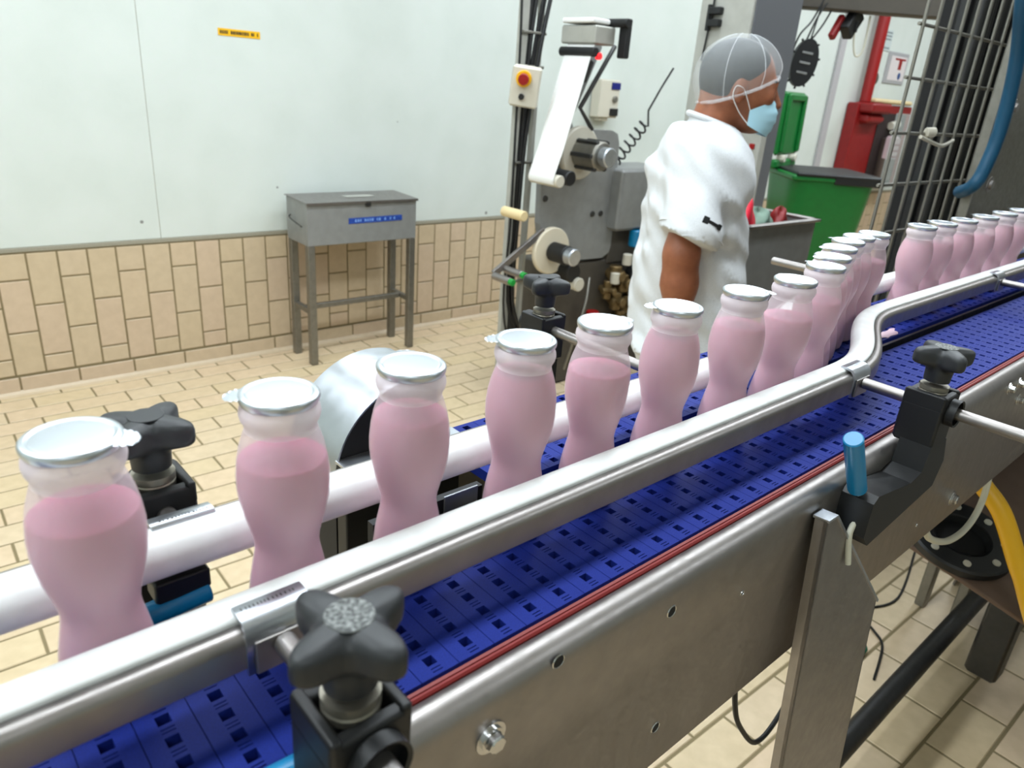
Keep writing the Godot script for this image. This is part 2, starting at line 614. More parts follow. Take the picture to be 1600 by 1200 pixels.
func floor_tiles(fl: Node3D):
	var list := []
	var R := Basis.from_euler(Vector3(deg_to_rad(-22.36), deg_to_rad(-41.32), deg_to_rad(4.42)))
	var eye := Vector3(-0.435, 1.526, 3.875)
	var rows := int((Z1 - 0.075) / 0.1239)
	for r in range(-1, rows):
		var z := 0.075 + (r + 0.5) * 0.1239
		var off := 0.656 + (0.1235 if posmod(r, 2) == 1 else 0.0)
		for i in range(-16, 52):
			var x := off + (i + 0.5) * 0.247
			if x < X0 or x > X1: continue
			var q := R.transposed() * (Vector3(x, 0, z) - eye)
			var near := 1e9
			if q.z < -0.3:
				var u := 800.0 + 1140.8 * q.x / -q.z
				var w := 600.0 - 1140.8 * q.y / -q.z
				if u > -60 and u < 1660 and w < 1260 and w > 0:
					# ahead of the line's rear edge, or under its front panel
					if (w < 1090.0 - 0.40 * u and u < 900) or (u > 1000 and w > 1150.0 - (u - 1039.0) * 0.8):
						near = -q.z
			list.append([near, x, z])
	list.sort_custom(func(a, b): return a[0] < b[0] if a[0] != b[0] else (a[1] < b[1] if a[1] != b[1] else a[2] < b[2]))
	var tm := tile_mesh(0.239, 0.012, 0.1159, 1)
	var rest := []
	for k in 4: rest.append([])
	for k in list.size():
		var p: Array = list[k]
		var c := rng.randi() % 4
		var y := -0.006 + rng.randf_range(-0.0007, 0.0)
		if k < 300 and p[0] < 1e8:
			var o := MeshInstance3D.new()
			o.name = "tile"
			o.mesh = tm
			o.material_override = M.floor_tiles[c]
			o.position = Vector3(p[1], y, p[2])
			fl.add_child(o, true)
		else:
			rest[c].append(Vector3(p[1], y, p[2]))
	var a := tm.surface_get_arrays(0)
	for c in 4:
		var vs := PackedVector3Array()
		var ns := PackedVector3Array()
		for p in rest[c]:
			for q in a[Mesh.ARRAY_VERTEX]: vs.append(q + p)
			ns.append_array(a[Mesh.ARRAY_NORMAL])
		var arr := []
		arr.resize(Mesh.ARRAY_MAX)
		arr[Mesh.ARRAY_VERTEX] = vs
		arr[Mesh.ARRAY_NORMAL] = ns
		var am := ArrayMesh.new()
		am.add_surface_from_arrays(Mesh.PRIMITIVE_TRIANGLES, arr)
		var o := obj("further_tiles", am, M.floor_tiles[c], fl)
		o.set_meta("kind", "stuff")


# ---------------------------------------------------------------- the bottling line
func hex_bolt(g: Geo, c: Vector3, out: Vector3, r := 0.0065):
	var X := Transform3D(Geo.toward(out), c)
	g.turned([Vector2(r * 1.75, 0.0), Vector2(r * 1.75, 0.0012), Vector2(0, 0.0012)], 20, X)
	g.turned([Vector2(r * 1.3, 0.0012), Vector2(r * 1.3, 0.0030), Vector2(r, 0.0032)], 20, X)
	g.turned([Vector2(r * 1.05, 0.003), Vector2(r * 1.05, 0.0075), Vector2(r * 0.85, 0.0085), Vector2(0, 0.0085)], 6, X)

func line_frames():
	# front line: bent side panel, wear strip, rear panel, bed, legs
	var t := line_thing("bottle_conveyor", "stainless steel conveyor frame with tall side panel and splayed plate leg", "conveyor")
	var s0 := -1.1
	var s1 := 3.2
	var X := Transform3D(Basis(Vector3(0, 0, 1), Vector3(0, 1, 0), Vector3(1, 0, 0)), Vector3.ZERO)   # outline in (m, y), long in s
	var g := G()
	var out := [Vector2(0.1065, 1.196), Vector2(0.1085, 1.1985), Vector2(0.113, 1.1995), Vector2(0.119, 1.198), Vector2(0.124, 1.194), Vector2(0.1265, 1.189), Vector2(0.127, 1.183), Vector2(0.127, 1.0), Vector2(0.1245, 1.0), Vector2(0.1245, 1.183), Vector2(0.122, 1.190), Vector2(0.117, 1.1945), Vector2(0.1115, 1.1955), Vector2(0.1085, 1.194)]
	g.prism(out, s0, s1, X, true)
	obj("side_panel", g, M.steel, t)
	g = G()
	g.prism([Vector2(0.0995, 1.188), Vector2(0.0995, 1.1975), Vector2(0.1005, 1.1990), Vector2(0.1025, 1.1985), Vector2(0.103, 1.1965), Vector2(0.1035, 1.1985), Vector2(0.1050, 1.1985), Vector2(0.1060, 1.197), Vector2(0.1060, 1.188)], s0, s1, X, false)
	obj("wear_strip", g, M.red_strip, t)
	g = G(); g.box(V((s0 + s1) / 2, 1.165, 0.035), V(s1 - s0, 0.02, 0.16)); obj("slide_bed", g, M.dark, t)
	g = G(); g.box(V((s0 + s1) / 2, 1.095, -0.0395), V(s1 - s0, 0.19, 0.003)); obj("rear_panel", g, M.steel_dull, t)
	g = G(); g.prism([Vector2(-0.037, 1.184), Vector2(-0.037, 1.197), Vector2(-0.035, 1.1995), Vector2(-0.0235, 1.1995), Vector2(-0.0235, 1.184)], s0, 0.32, X, false); obj("edge_strip", g, M.belt_edge, t)
	g = G(); g.prism([Vector2(-0.0385, 1.17), Vector2(-0.0385, 1.2005), Vector2(-0.034, 1.2005), Vector2(-0.034, 1.17)], 0.32, s1, X, false); obj("divider_bar", g, M.steel_dark, t)
	# bolt, plugged holes
	g = G(); hex_bolt(g, V(-0.221, 1.162, 0.127), V(0, 0, 1)); obj("bolt", g, M.chrome, t)
	g = G(); hex_bolt(g, V(0.625, 1.035, 0.127), V(0, 0, 1)); obj("bolt", g, M.chrome, t)
	for p in [V(0.726, 1.179, 0.127), V(0.771, 1.177, 0.127), V(0.80, 1.145, 0.127)]:
		g = G(); hex_bolt(g, p, V(0, 0, 1), 0.005); obj("bolt", g, M.chrome, t)
	for p in [[-0.045, 1.169], [-0.167, 1.19], [-0.036, 1.046], [0.062, 1.136], [0.503, 1.037]]:
		g = G()
		var r := 0.0045 if p[0] < 0.0 else 0.002
		g.turned([Vector2(r * 1.25, 0.0), Vector2(r * 1.1, 0.0006), Vector2(r, 0.0002)], 18, Transform3D(Geo.toward(V(0, 0, 1)), V(p[0], p[1], 0.1271)))
		obj("hole_rim", g, M.chrome, t)
		g = G()
		g.turned([Vector2(r, 0.0003), Vector2(0, 0.0003)], 18, Transform3D(Geo.toward(V(0, 0, 1)), V(p[0], p[1], 0.1271)))
		obj("hole", g, M.dark, t)
	# the splayed leg: a folded plate
	var lb := Basis(Vector3(1, 0, 0), -0.075)
	var L := Transform3D(lb, V(0, 1.178, 0.141))
	g = G()
	g.prism([Vector2(0.163, 0.0), Vector2(0.180, 0.0), Vector2(0.334, -0.162), Vector2(0.334, -1.175), Vector2(0.163, -1.175)], -0.0015, 0.0015, L)
	g.prism([Vector2(0.163, 0.0), Vector2(0.166, 0.0), Vector2(0.166, -1.17), Vector2(0.163, -1.17)], -0.010, 0.0015, L)
	g.prism([Vector2(0.331, -0.165), Vector2(0.334, -0.168), Vector2(0.334, -1.18), Vector2(0.331, -1.18)], -0.055, 0.0015, L)
	obj("leg", g, M.steel, t)
	g = G()
	var du := Vector2(0.334 - 0.180, -0.162).normalized()
	g.prism([Vector2(0.163, 0.0015), Vector2(0.181, 0.0015), Vector2(0.3355, -0.1615), Vector2(0.334, -0.164), Vector2(0.180, -0.001), Vector2(0.163, -0.001)], -0.012, 0.0035, L)
	obj("leg_edge", g, M.steel_bright, t)
	for ss in [[2.2, 0.141, -1.0], [0.163, -0.055, 1.0], [2.2, -0.055, 1.0], [-1.0, 0.141, -1.0]]:
		g = G()
		var Q := Transform3D(Basis(Vector3(1, 0, 0), 0.075 * ss[2]), V(ss[0] - 0.163, 0.988, ss[1]))
		g.prism([Vector2(0.163, 0.0), Vector2(0.334, 0.0), Vector2(0.334, -0.985), Vector2(0.163, -0.985)], -0.003, 0.003, Q)
		obj("leg", g, M.steel, t)
	# tube that ties the legs near the floor
	g = G(); g.cyl(V(0.2, 0.16, -0.005), V(2.9, 0.16, -0.005), 0.026, 20); obj("floor_tube", g, M.steel_dark, t)

	# rear line with its rounded end guard
	var r := line_thing("infeed_conveyor", "steel frame of the rear belt with rounded end guard and black side", "conveyor")
	g = G()
	g.box(V(1.59, 1.165, -0.105), V(3.22, 0.02, 0.115)); obj("slide_bed", g, M.dark, r)
	g = G(); g.box(V(1.55, 1.09, -0.1655), V(3.3, 0.21, 0.003)); obj("rear_panel", g, M.steel_dull, r)
	g = G(); g.box(V(1.55, 1.09, -0.0445), V(3.3, 0.19, 0.003)); obj("front_panel", g, M.steel_dull, r)
	var arc := []
	var arc_in := []
	for k in 25:
		var a := lerpf(PI * 1.04, PI * 0.40, k / 24.0)
		arc.append(Vector2(-0.095 + cos(a) * 0.084, 1.192 + sin(a) * 0.084))
		arc_in.append(Vector2(-0.095 + cos(a) * 0.0825, 1.192 + sin(a) * 0.0825))
	arc_in.reverse()
	g = G(); g.prism(arc + arc_in, -0.225, -0.1395, Transform3D.IDENTITY, true); obj("end_guard", g, M.steel_bright, r)
	var side := []
	for k in 25:
		var a := lerpf(PI * 0.40, PI, k / 24.0)
		side.append(Vector2(-0.095 + cos(a) * 0.082, 1.192 + sin(a) * 0.082))
	side.append(Vector2(-0.177, 1.02)); side.append(Vector2(-0.0697, 1.02))
	g = G(); g.prism(side, -0.215, -0.142); obj("end_block", g, M.black_soft, r)
	g = G(); g.rbox(V(-0.115, 1.145, -0.132), V(0.124, 0.135, 0.018), 0.002); obj("bearing_plate", g, M.black, r)
	g = G(); g.box(V(-0.115, 1.2136, -0.132), V(0.124, 0.0024, 0.019)); obj("plate_edge", g, M.steel_bright, r)
	g = G(); g.turned([Vector2(0.0045, 0), Vector2(0.004, 0.0015), Vector2(0, 0.0015)], 16, Transform3D(Geo.toward(V(0, 0, 1)), V(-0.140, 1.196, -0.123))); obj("screw", g, M.steel_bright, r)
	for ss in [0.1, 2.0]:
		for mm in [-0.16, -0.055]:
			g = G(); g.rbox(V(ss, 0.5, mm), V(0.05, 1.0, 0.03), 0.004); obj("leg", g, M.steel_dull, r)

func belt_link(m0: float, m1: float, first_hole: float) -> ArrayMesh:
	var g := G()
	var h := 0.01375 - 0.00025
	var a := 0.0036
	var d := 0.010
	for sg in [-1.0, 1.0]:
		g.box(V(sg * (h + a) / 2, -d / 2, (m0 + m1) / 2), V(h - a, d, m1 - m0))
	# ribs between the holes, with two slits in each
	var edges := []
	var m := first_hole
	var prev := m0
	while m < m1 - 0.004:
		if m > m0 + 0.004:
			edges.append([prev, m - 0.0036]); prev = m + 0.0036
		m += 0.0165
	edges.append([prev, m1])
	for e in edges:
		var l: float = e[1] - e[0]
		if l < 0.006:
			g.box(V(0, -d / 2, (e[0] + e[1]) / 2), V(a * 2, d, l)); continue
		var c: float = (e[0] + e[1]) / 2
		var w := 0.0004
		g.box(V(0, -d / 2, (e[0] + c - 0.0013 - w) / 2), V(a * 2, d, c - 0.0013 - w - e[0]))
		g.box(V(0, -d / 2, c), V(a * 2, d, 0.0026 - 2 * w))
		g.box(V(0, -d / 2, (e[1] + c + 0.0013 + w) / 2), V(a * 2, d, e[1] - c - 0.0013 - w))
	return g.mesh()

func belts():
	var b := line_thing("conveyor_belt", "blue plastic modular belt with square holes, carrying the bottles in front", "belt", -0.2108, BELT_Y, 0.0)
	var lm := belt_link(-0.022, 0.0985, -0.029 + 0.0165 * 0)
	for k in range(-17, 88):
		var o := obj("belt_link", lm, M.belt, b)
		o.position = V(k * 0.0275, 0, 0)
	var r := line_thing("infeed_belt", "blue plastic modular belt of the rear line, behind the white rail", "belt", -0.05, BELT_Y, -0.105)
	var rm := belt_link(-0.058, 0.058, -0.0495)
	for k in range(0, 80):
		var o := obj("belt_link", rm, M.belt, r)
		o.position = V(k * 0.0275, 0, 0)


# ---------------------------------------------------------------- guide rails
const RAIL_Y := 1.2475

func rail_path(front: bool) -> Array:
	# inner face of the guide in (s, m): straight, an S-bend to the rear belt, straight again
	var p := []
	var a := 0.0282 if front else -0.0282
	var b := -0.0655 if front else -0.121
	var s0 := 0.325 if front else 0.26
	var s1 := 0.70 if front else 0.66
	p.append(V(-1.0, RAIL_Y, a))
	var s := -0.9
	while s < s0:
		p.append(V(s, RAIL_Y, a)); s += 0.1
	for k in 29:
		var u := k / 28.0
		var w := u * u * u * (u * (u * 6.0 - 15.0) + 10.0)
		p.append(V(lerpf(s0, s1, u), RAIL_Y, lerpf(a, b, w)))
	s = s1 + 0.1
	while s < 2.6:
		p.append(V(s, RAIL_Y, b)); s += 0.1
	return p

func rails():
	# section: x runs outwards from the bottles, y up
	var white := []
	for k in 17:
		var a := PI * (0.5 + k / 16.0)
		white.append(Vector2(0.012 + cos(a) * 0.012, sin(a) * 0.0140))
	white.append_array([Vector2(0.0245, -0.0140), Vector2(0.0266, -0.012), Vector2(0.0266, 0.0105), Vector2(0.0256, 0.0125), Vector2(0.022, 0.0138)])
	var steel := []
	for q in [[0.0272, -0.0125], [0.0362, -0.0125], [0.0368, -0.0118], [0.0368, 0.0030], [0.0364, 0.0054], [0.0352, 0.0074], [0.0334, 0.0088], [0.0312, 0.0096], [0.0272, 0.0098]]:
		steel.append(Vector2(q[0], q[1]))
	for front in [true, false]:
		var t := line_thing("guide_rail", "white plastic guide rail on steel channel, nearest the camera, with S-bend" if front else "white plastic guide rail running behind the row of bottles", "guide rail", 0, 0, 0, "guide rails")
		var p := rail_path(front)
		var sg := 1.0 if front else -1.0
		var w := []
		for q in white: w.append(Vector2(q.x * sg, q.y))
		var s := []
		for q in steel: s.append(Vector2(q.x * sg, q.y))
		var g := G(); g.sweep(p, w, front); obj("white_profile", g, M.rail_white, t)
		g = G(); g.sweep(p, s, not front); obj("steel_channel", g, M.steel, t)


# ---------------------------------------------------------------- rail brackets with star knobs
func star_knob() -> Geo:
	var g := G()
	var rows := []
	var prof := [[0.0, 0.0470, 1.0], [0.42, 0.0470, 1.0], [0.60, 0.0466, 1.0], [0.80, 0.0456, 1.0], [0.91, 0.0444, 1.0], [0.97, 0.0428, 1.0], [1.0, 0.0400, 1.0], [1.0, 0.0350, 1.0], [0.985, 0.0315, 1.0], [0.94, 0.0295, 0.95], [0.84, 0.0280, 0.8], [0.72, 0.0262, 0.4], [0.63, 0.0240, 0.1], [0.60, 0.0200, 0.0], [0.575, 0.0105, 0.0], [0.50, 0.010, 0.0]]
	for p in prof:
		var line := PackedVector3Array()
		for k in 72:
			var a := TAU * k / 72
			var c := cos(a * 4.0)
			var r: float = lerpf(0.0215, 0.0168 + 0.0152 * pow(0.5 + 0.5 * c, 1.35), p[2])
			var yy: float = p[1]
			if p[2] > 0.9 and p[0] > 0.5 and p[1] > 0.034: yy -= 0.0030 * (1.0 - c) * 0.5 * (p[0] - 0.5) * 2.0
			line.append(V(cos(a) * r * p[0], yy, sin(a) * r * p[0]))
		rows.append(line)
	g.grid(rows, true)
	return g

# origin: on the rod's axis above the panel; arm points to the rail (towards -z of the node)
func rail_bracket(label: String, s: float, m: float, turned: bool, rod_in: float, rod_out: float, knob_turn: float, foot: int) -> Node3D:
	var t := line_thing("rail_bracket", label, "bracket", s, 0.0, m, "guide rail brackets")
	if turned: t.rotation.y += PI
	var y := 1.246
	var g := G()
	# clamping block: two cheeks with a slot between them on top
	var w := 0.021
	g.rbox(V(0, 1.2285, 0.0), V(w * 2, 0.045, 0.041), 0.003)
	for sg in [-1.0, 1.0]:
		g.rbox(V(sg * 0.0175, 1.256, 0), V(0.007, 0.018, 0.041), 0.0025)
	g.rbox(V(0, 1.254, 0.0158), V(0.04, 0.018, 0.0095), 0.003)
	g.rbox(V(0, 1.254, -0.0158), V(0.04, 0.018, 0.0095), 0.003)
	obj("clamping_block", g, M.black, t)
	# arm and foot, bolted to the panel
	g = G()
	if foot == 1:
		g.prism([Vector2(-0.021, 1.21), Vector2(0.021, 1.21), Vector2(0.037, 1.178), Vector2(0.026, 1.150), Vector2(-0.125, 1.132), Vector2(-0.140, 1.146), Vector2(-0.140, 1.184), Vector2(-0.132, 1.190), Vector2(-0.05, 1.178), Vector2(-0.027, 1.183)], -0.011, 0.0205)
	else:
		g.prism([Vector2(-0.021, 1.21), Vector2(0.021, 1.21), Vector2(0.022, 1.06), Vector2(-0.022, 1.06)], -0.011, 0.0205)
	obj("foot", g, M.black, t)
	g = G(); g.cyl(V(0, y, -rod_in), V(0, y, rod_out), 0.0062, 24); obj("rod", g, M.steel, t)
	g = G(); g.turned([Vector2(0.0125, 0.008), Vector2(0.0145, 0.009), Vector2(0.0145, 0.0005), Vector2(0.0105, 0.0)], 28, Transform3D(Basis(Vector3.RIGHT, PI / 2), V(0, y, 0.0205))); obj("bush", g, M.black, t)
	g = G(); g.turned([Vector2(0.0135, 0.0), Vector2(0.0138, 0.004), Vector2(0.0132, 0.005), Vector2(0.0138, 0.006), Vector2(0.0138, 0.0105), Vector2(0.0, 0.0105)], 32, Transform3D(Basis.IDENTITY, V(0, 1.259, 0))); obj("collar", g, M.collar, t)
	var k := obj("star_knob", star_knob(), M.grey_knob, t)
	k.position = V(0, 1.2635, 0)
	k.rotation.y = knob_turn
	g = G()
	g.turned([Vector2(0.0112, 0.0), Vector2(0.0108, 0.0005), Vector2(0, 0.0006)], 32, Transform3D(Basis.IDENTITY, V(0, 0.0469, 0)))
	obj("cap", g, M.scuffed if not turned else M.grey_knob, k)
	# clip that hooks over the rail at the rod's end
	g = G()
	var z := -rod_in - 0.0035
	var q := []
	for e in [[-0.004, 0.0155], [0.004, 0.0158], [0.0095, 0.0145], [0.013, 0.011], [0.0145, 0.006], [0.0145, -0.0165], [0.0120, -0.0165], [0.0120, 0.0055], [0.0108, 0.0095], [0.008, 0.0122], [0.0035, 0.0132], [-0.004, 0.0130]]:
		q.append(Vector2(z - 0.0138 + e[0] + 0.0005, RAIL_Y + e[1]))
	var X := Transform3D(Basis(Vector3(0, 0, 1), Vector3(0, 1, 0), Vector3(1, 0, 0)), V(0, 0, 0))
	g.prism(q, -0.019, 0.019, X, true)
	obj("clip", g, M.steel_bright, t)
	g = G(); g.rbox(V(0, RAIL_Y - 0.006, z + 0.0022), V(0.031, 0.021, 0.0025), 0.001); obj("clip_plate", g, M.steel, t)
	g = G()
	var x := -0.0155
	while x < 0.014:
		var ww := rng.randf_range(0.0009, 0.0018)
		g.box(V(x, RAIL_Y + 0.0155, z - 0.0125), V(ww * 0.55, 0.0006, 0.0022)); x += ww + 0.0009
	obj("stamped_letters", g, M.steel_dark, t)
	return t

func brackets():
	rail_bracket("black bracket with big scuffed star knob in the left foreground", -0.320, 0.138, false, 0.0695, 0.09, 0.25, 0)
	rail_bracket("black bracket with star knob at the S-bend, beside blue sensor", 0.360, 0.138, false, 0.0695, 0.16, 0.9, 1)
	rail_bracket("black bracket with star knob at far right end of the rail", 1.146, 0.138, false, 0.163, 0.06, 0.4, 0)
	rail_bracket("black bracket and knob half hidden behind the nearest bottle", -0.330, -0.106, true, 0.0375, 0.03, 0.75, 0)
	rail_bracket("black bracket with star knob behind the middle bottles, below label machine", 0.176, -0.258, true, 0.1895, 0.03, 0.35, 0)
	# a bare rod further along
	var t := line_thing("support_rod", "bare steel rod pointing to the bottles, beside the worker", "rod", 0.865, 1.246, -0.25)
	var g := G(); g.cyl(V(0, 0, -0.09), V(0, 0, 0.0915), 0.0072, 20); obj("rod", g, M.steel, t)
	g = G(); g.cyl(V(0, 0, 0.080), V(0, 0, 0.0915), 0.0105, 20); obj("end_collar", g, M.steel_dark, t)
	# sensors
	t = line_thing("photo_sensor", "blue cylindrical sensor with grey lead on black bracket foot", "sensor", 0.199, 1.224, 0.140)
	g = G(); g.cyl(V(-0.022, 0.034, 0.0), V(0.022, -0.032, 0.0), 0.0088, 24); obj("housing", g, M.cyan, t)
	g = G(); g.tube(curve([V(0.022, -0.032, 0), V(0.027, -0.045, 0.003), V(0.026, -0.062, 0.006), V(0.018, -0.078, 0.006), V(0.019, -0.11, 0.012)]), 0.003, 8); obj("lead", g, M.cable_white, t)
	t = line_thing("photo_sensor", "blue cylindrical sensor lying behind the rear rail, beside nearest bottle", "sensor", -0.334, 1.205, -0.047)
	g = G(); g.cyl(V(-0.03, -0.003, 0), V(0.014, 0.001, 0), 0.0080, 24); obj("housing", g, M.cyan, t)
	g = G(); g.rbox(V(-0.002, 0.012, -0.006), V(0.034, 0.016, 0.02), 0.002); obj("holder", g, M.black, t)
	t = line_thing("photo_sensor", "blue sensor at bottom edge, beside foreground bracket", "sensor", -0.350, 1.208, 0.112)
	g = G(); g.cyl(V(-0.03, 0, 0), V(0.015, 0, 0.002), 0.0075, 24); obj("housing", g, M.cyan, t)
	# clear plate behind the bottles
	t = line_thing("reflector_plate", "small clear plate with bright edge behind third bottle", "plate", -0.105, 1.192, -0.056)
	g = G(); g.rbox(V(0, 0, 0), V(0.036, 0.022, 0.002), 0.0006); obj("pane", g, M.steel_bright, t)
	g = G(); g.box(V(-0.03, -0.02, -0.006), V(0.11, 0.055, 0.008)); obj("backing", g, M.black_soft, t)


# ---------------------------------------------------------------- bottles
const PROFILE := [[0.0, 0.0014], [0.016, 0.0006], [0.0205, 0.0012], [0.0230, 0.0036], [0.0243, 0.0085], [0.0247, 0.016], [0.0243, 0.024], [0.0231, 0.034], [0.0213, 0.044], [0.0197, 0.052], [0.0190, 0.058], [0.0196, 0.064], [0.0216, 0.072], [0.0241, 0.081], [0.0259, 0.090], [0.0267, 0.098], [0.0267, 0.106], [0.0258, 0.115], [0.0240, 0.124], [0.0218, 0.131], [0.0204, 0.1352], [0.0201, 0.1375], [0.0208, 0.1395], [0.0221, 0.1420], [0.0227, 0.1450], [0.0223, 0.1480], [0.0210, 0.1503], [0.0202, 0.1525], [0.0204, 0.1540]]

func bottle_rows(top: float, shrink: float, dent: bool) -> Array:
	var rows := []
	var prof := []
	for q in PROFILE:
		if q[1] < top: prof.append(q)
	if top < 0.15:
		var k := 0
		while PROFILE[k + 1][1] < top: k += 1
		var u: float = (top - PROFILE[k][1]) / (PROFILE[k + 1][1] - PROFILE[k][1])
		var r: float = lerpf(PROFILE[k][0], PROFILE[k + 1][0], u)
		prof.append([r, top]); prof.append([r - 0.0004, top + 0.0004]); prof.append([0.0006, top + 0.0004])
	for q in prof:
		var line := PackedVector3Array()
		for j in 48:
			var a := TAU * j / 48
			var r: float = maxf(q[0] - shrink, 0.0)
			if dent:
				var da := angle_difference(a, 1.35) / 0.55
				var dy: float = (q[1] - 0.096) / 0.020
				var w := exp(-(da * da + dy * dy) * 1.6)
				r *= 1.0 - 0.20 * w
			line.append(V(cos(a) * r, maxf(q[1], 0.0014 if shrink > 0 else 0.0), sin(a) * r))
		rows.append(line)
	return rows

func make_bottle(fill: float, dent: bool) -> Node3D:
	var t := Node3D.new()
	var all_rows := bottle_rows(1.0, 0.0, dent)
	var g := G(); g.grid(all_rows.slice(0, 21), true, true)
	obj("body", g, M.shell, t)
	g = G(); g.grid(all_rows.slice(20), true, true)
	obj("neck", g, M.shell_thick, t)
	g = G(); g.grid(bottle_rows(fill, 0.0007, dent), true, true)
	obj("yoghurt", g, M.yoghurt, t)
	g = G()
	g.lathe([Vector2(0.0215, 0.1515), Vector2(0.0222, 0.1530), Vector2(0.0225, 0.1548), Vector2(0.0222, 0.1562), Vector2(0.0214, 0.1570), Vector2(0.0200, 0.1574), Vector2(0.0188, 0.1573), Vector2(0.0183, 0.1566), Vector2(0.0177, 0.1566), Vector2(0.0172, 0.15695), Vector2(0.010, 0.1570), Vector2(0.0, 0.1571)], 48)
	var lid := obj("lid", g, M.foil, t)
	# pull tab with a crinkled edge
	g = G()
	var rows := []
	for k in 7:
		var u := k / 6.0
		var line := PackedVector3Array()
		for j in 9:
			var w := (j / 8.0 - 0.5) * 2.0
			var half := 0.0085 * sqrt(maxf(1.0 - pow(u * 0.97, 2.6), 0.0))
			line.append(V(0.0205 + u * 0.0095, 0.1560 - u * 0.0012 + (0.00025 if (j + k) % 2 == 0 else -0.0002), w * half))
		rows.append(line)
	g.grid(rows)
	obj("pull_tab", g, M.foil, lid)
	return t

func bottles():
	# s, m, direction of the pull tab, kind of filling, label
	var kinds := [make_bottle(0.116, false), make_bottle(0.122, false), make_bottle(0.130, false), make_bottle(0.117, true)]
	var list := [
		[-0.389, 0.000, 0.55, 0, "pink yoghurt bottle at far left, nearest camera, tab over black knob"],
		[-0.286, 0.001, 3.55, 0, "second pink bottle from the left, crinkled tab pointing left, low fill"],
		[-0.198, 0.002, -1.2, 1, "third pink bottle from the left, in front of the rounded end guard"],
		[-0.099, 0.002, 3.75, 2, "fourth pink bottle from the left, filled high, foil tab pointing left"],
		[-0.015, 0.003, -0.9, 3, "pink bottle with a dent in its right side"],
		[0.080, 0.003, 3.75, 2, "pink bottle just right of the dented one, tab pointing left"],
		[0.190, 0.002, 0.6, 1, "seventh pink bottle from the left, in front of the worker's waist"],
		[0.287, 0.001, -1.0, 0, "eighth pink bottle from the left, low fill, before the diagonal queue"],
		[0.391, -0.018, -1.3, 0, "first bottle of the tight diagonal queue at the rail's bend"],
		[0.456, -0.042, 3.4, 1, "second bottle of the tight diagonal queue at the rail's bend"],
		[0.526, -0.067, 3.6, 0, "third bottle of the tight diagonal queue at the rail's bend"],
		[0.590, -0.086, -1.5, 1, "fourth bottle of the tight diagonal queue at the rail's bend"],
		[0.645, -0.096, 0.9, 0, "fifth bottle of the diagonal queue, second to last before the gap"],
		[0.700, -0.098, 0.3, 0, "last bottle of the diagonal queue, beside the gap"],
		[0.880, -0.097, -1.2, 2, "first pink bottle right of the gap in the row"],
		[0.965, -0.095, -1.4, 1, "second pink bottle right of the gap in the row"],
		[1.060, -0.093, -1.0, 2, "third pink bottle right of the gap in the row"],
		[1.170, -0.092, -1.3, 1, "fourth pink bottle right of the gap in the row"],
		[1.285, -0.093, -1.1, 2, "fifth pink bottle right of the gap, second from right edge"],
		[1.395, -0.094, -1.2, 1, "last pink bottle, cut by the right edge of the picture"]]
	for p in list:
		var o: Node3D = kinds[p[3]].duplicate()
		o.name = numbered("yoghurt_bottle")
		add_child(o)
		o.position = conv(p[0], BELT_Y, p[1])
		o.rotation.y = -p[2] if p[3] != 3 else 0.0
		tag(o, p[4], "bottle", "pink yoghurt bottles on the belts")
	for k in kinds: k.free()
	# a splash of yoghurt on the rear belt
	var g := G()
	var o := []
	for k in 28:
		var a := TAU * k / 28
		o.append(Vector2(cos(a) * 0.034 * (1.0 + 0.18 * sin(a * 3.0) + 0.10 * sin(a * 7.0 + 1.0)), sin(a) * 0.009 * (1.0 + 0.3 * sin(a * 4.0))))
	g.prism(o, 0.0, 0.0012, Transform3D(Basis(Vector3(1, 0, 0), -PI / 2), Vector3.ZERO), true)
	var sp := obj("yoghurt_spill", g, mat(Color(0.90, 0.78, 0.82), 0.35))
	sp.position = conv(0.752, BELT_Y + 0.0003, -0.058)
	sp.rotation.y = CONV_ANGLE + 0.15
	tag(sp, "small pale pink yoghurt splash on rear belt beside the gap", "spill")


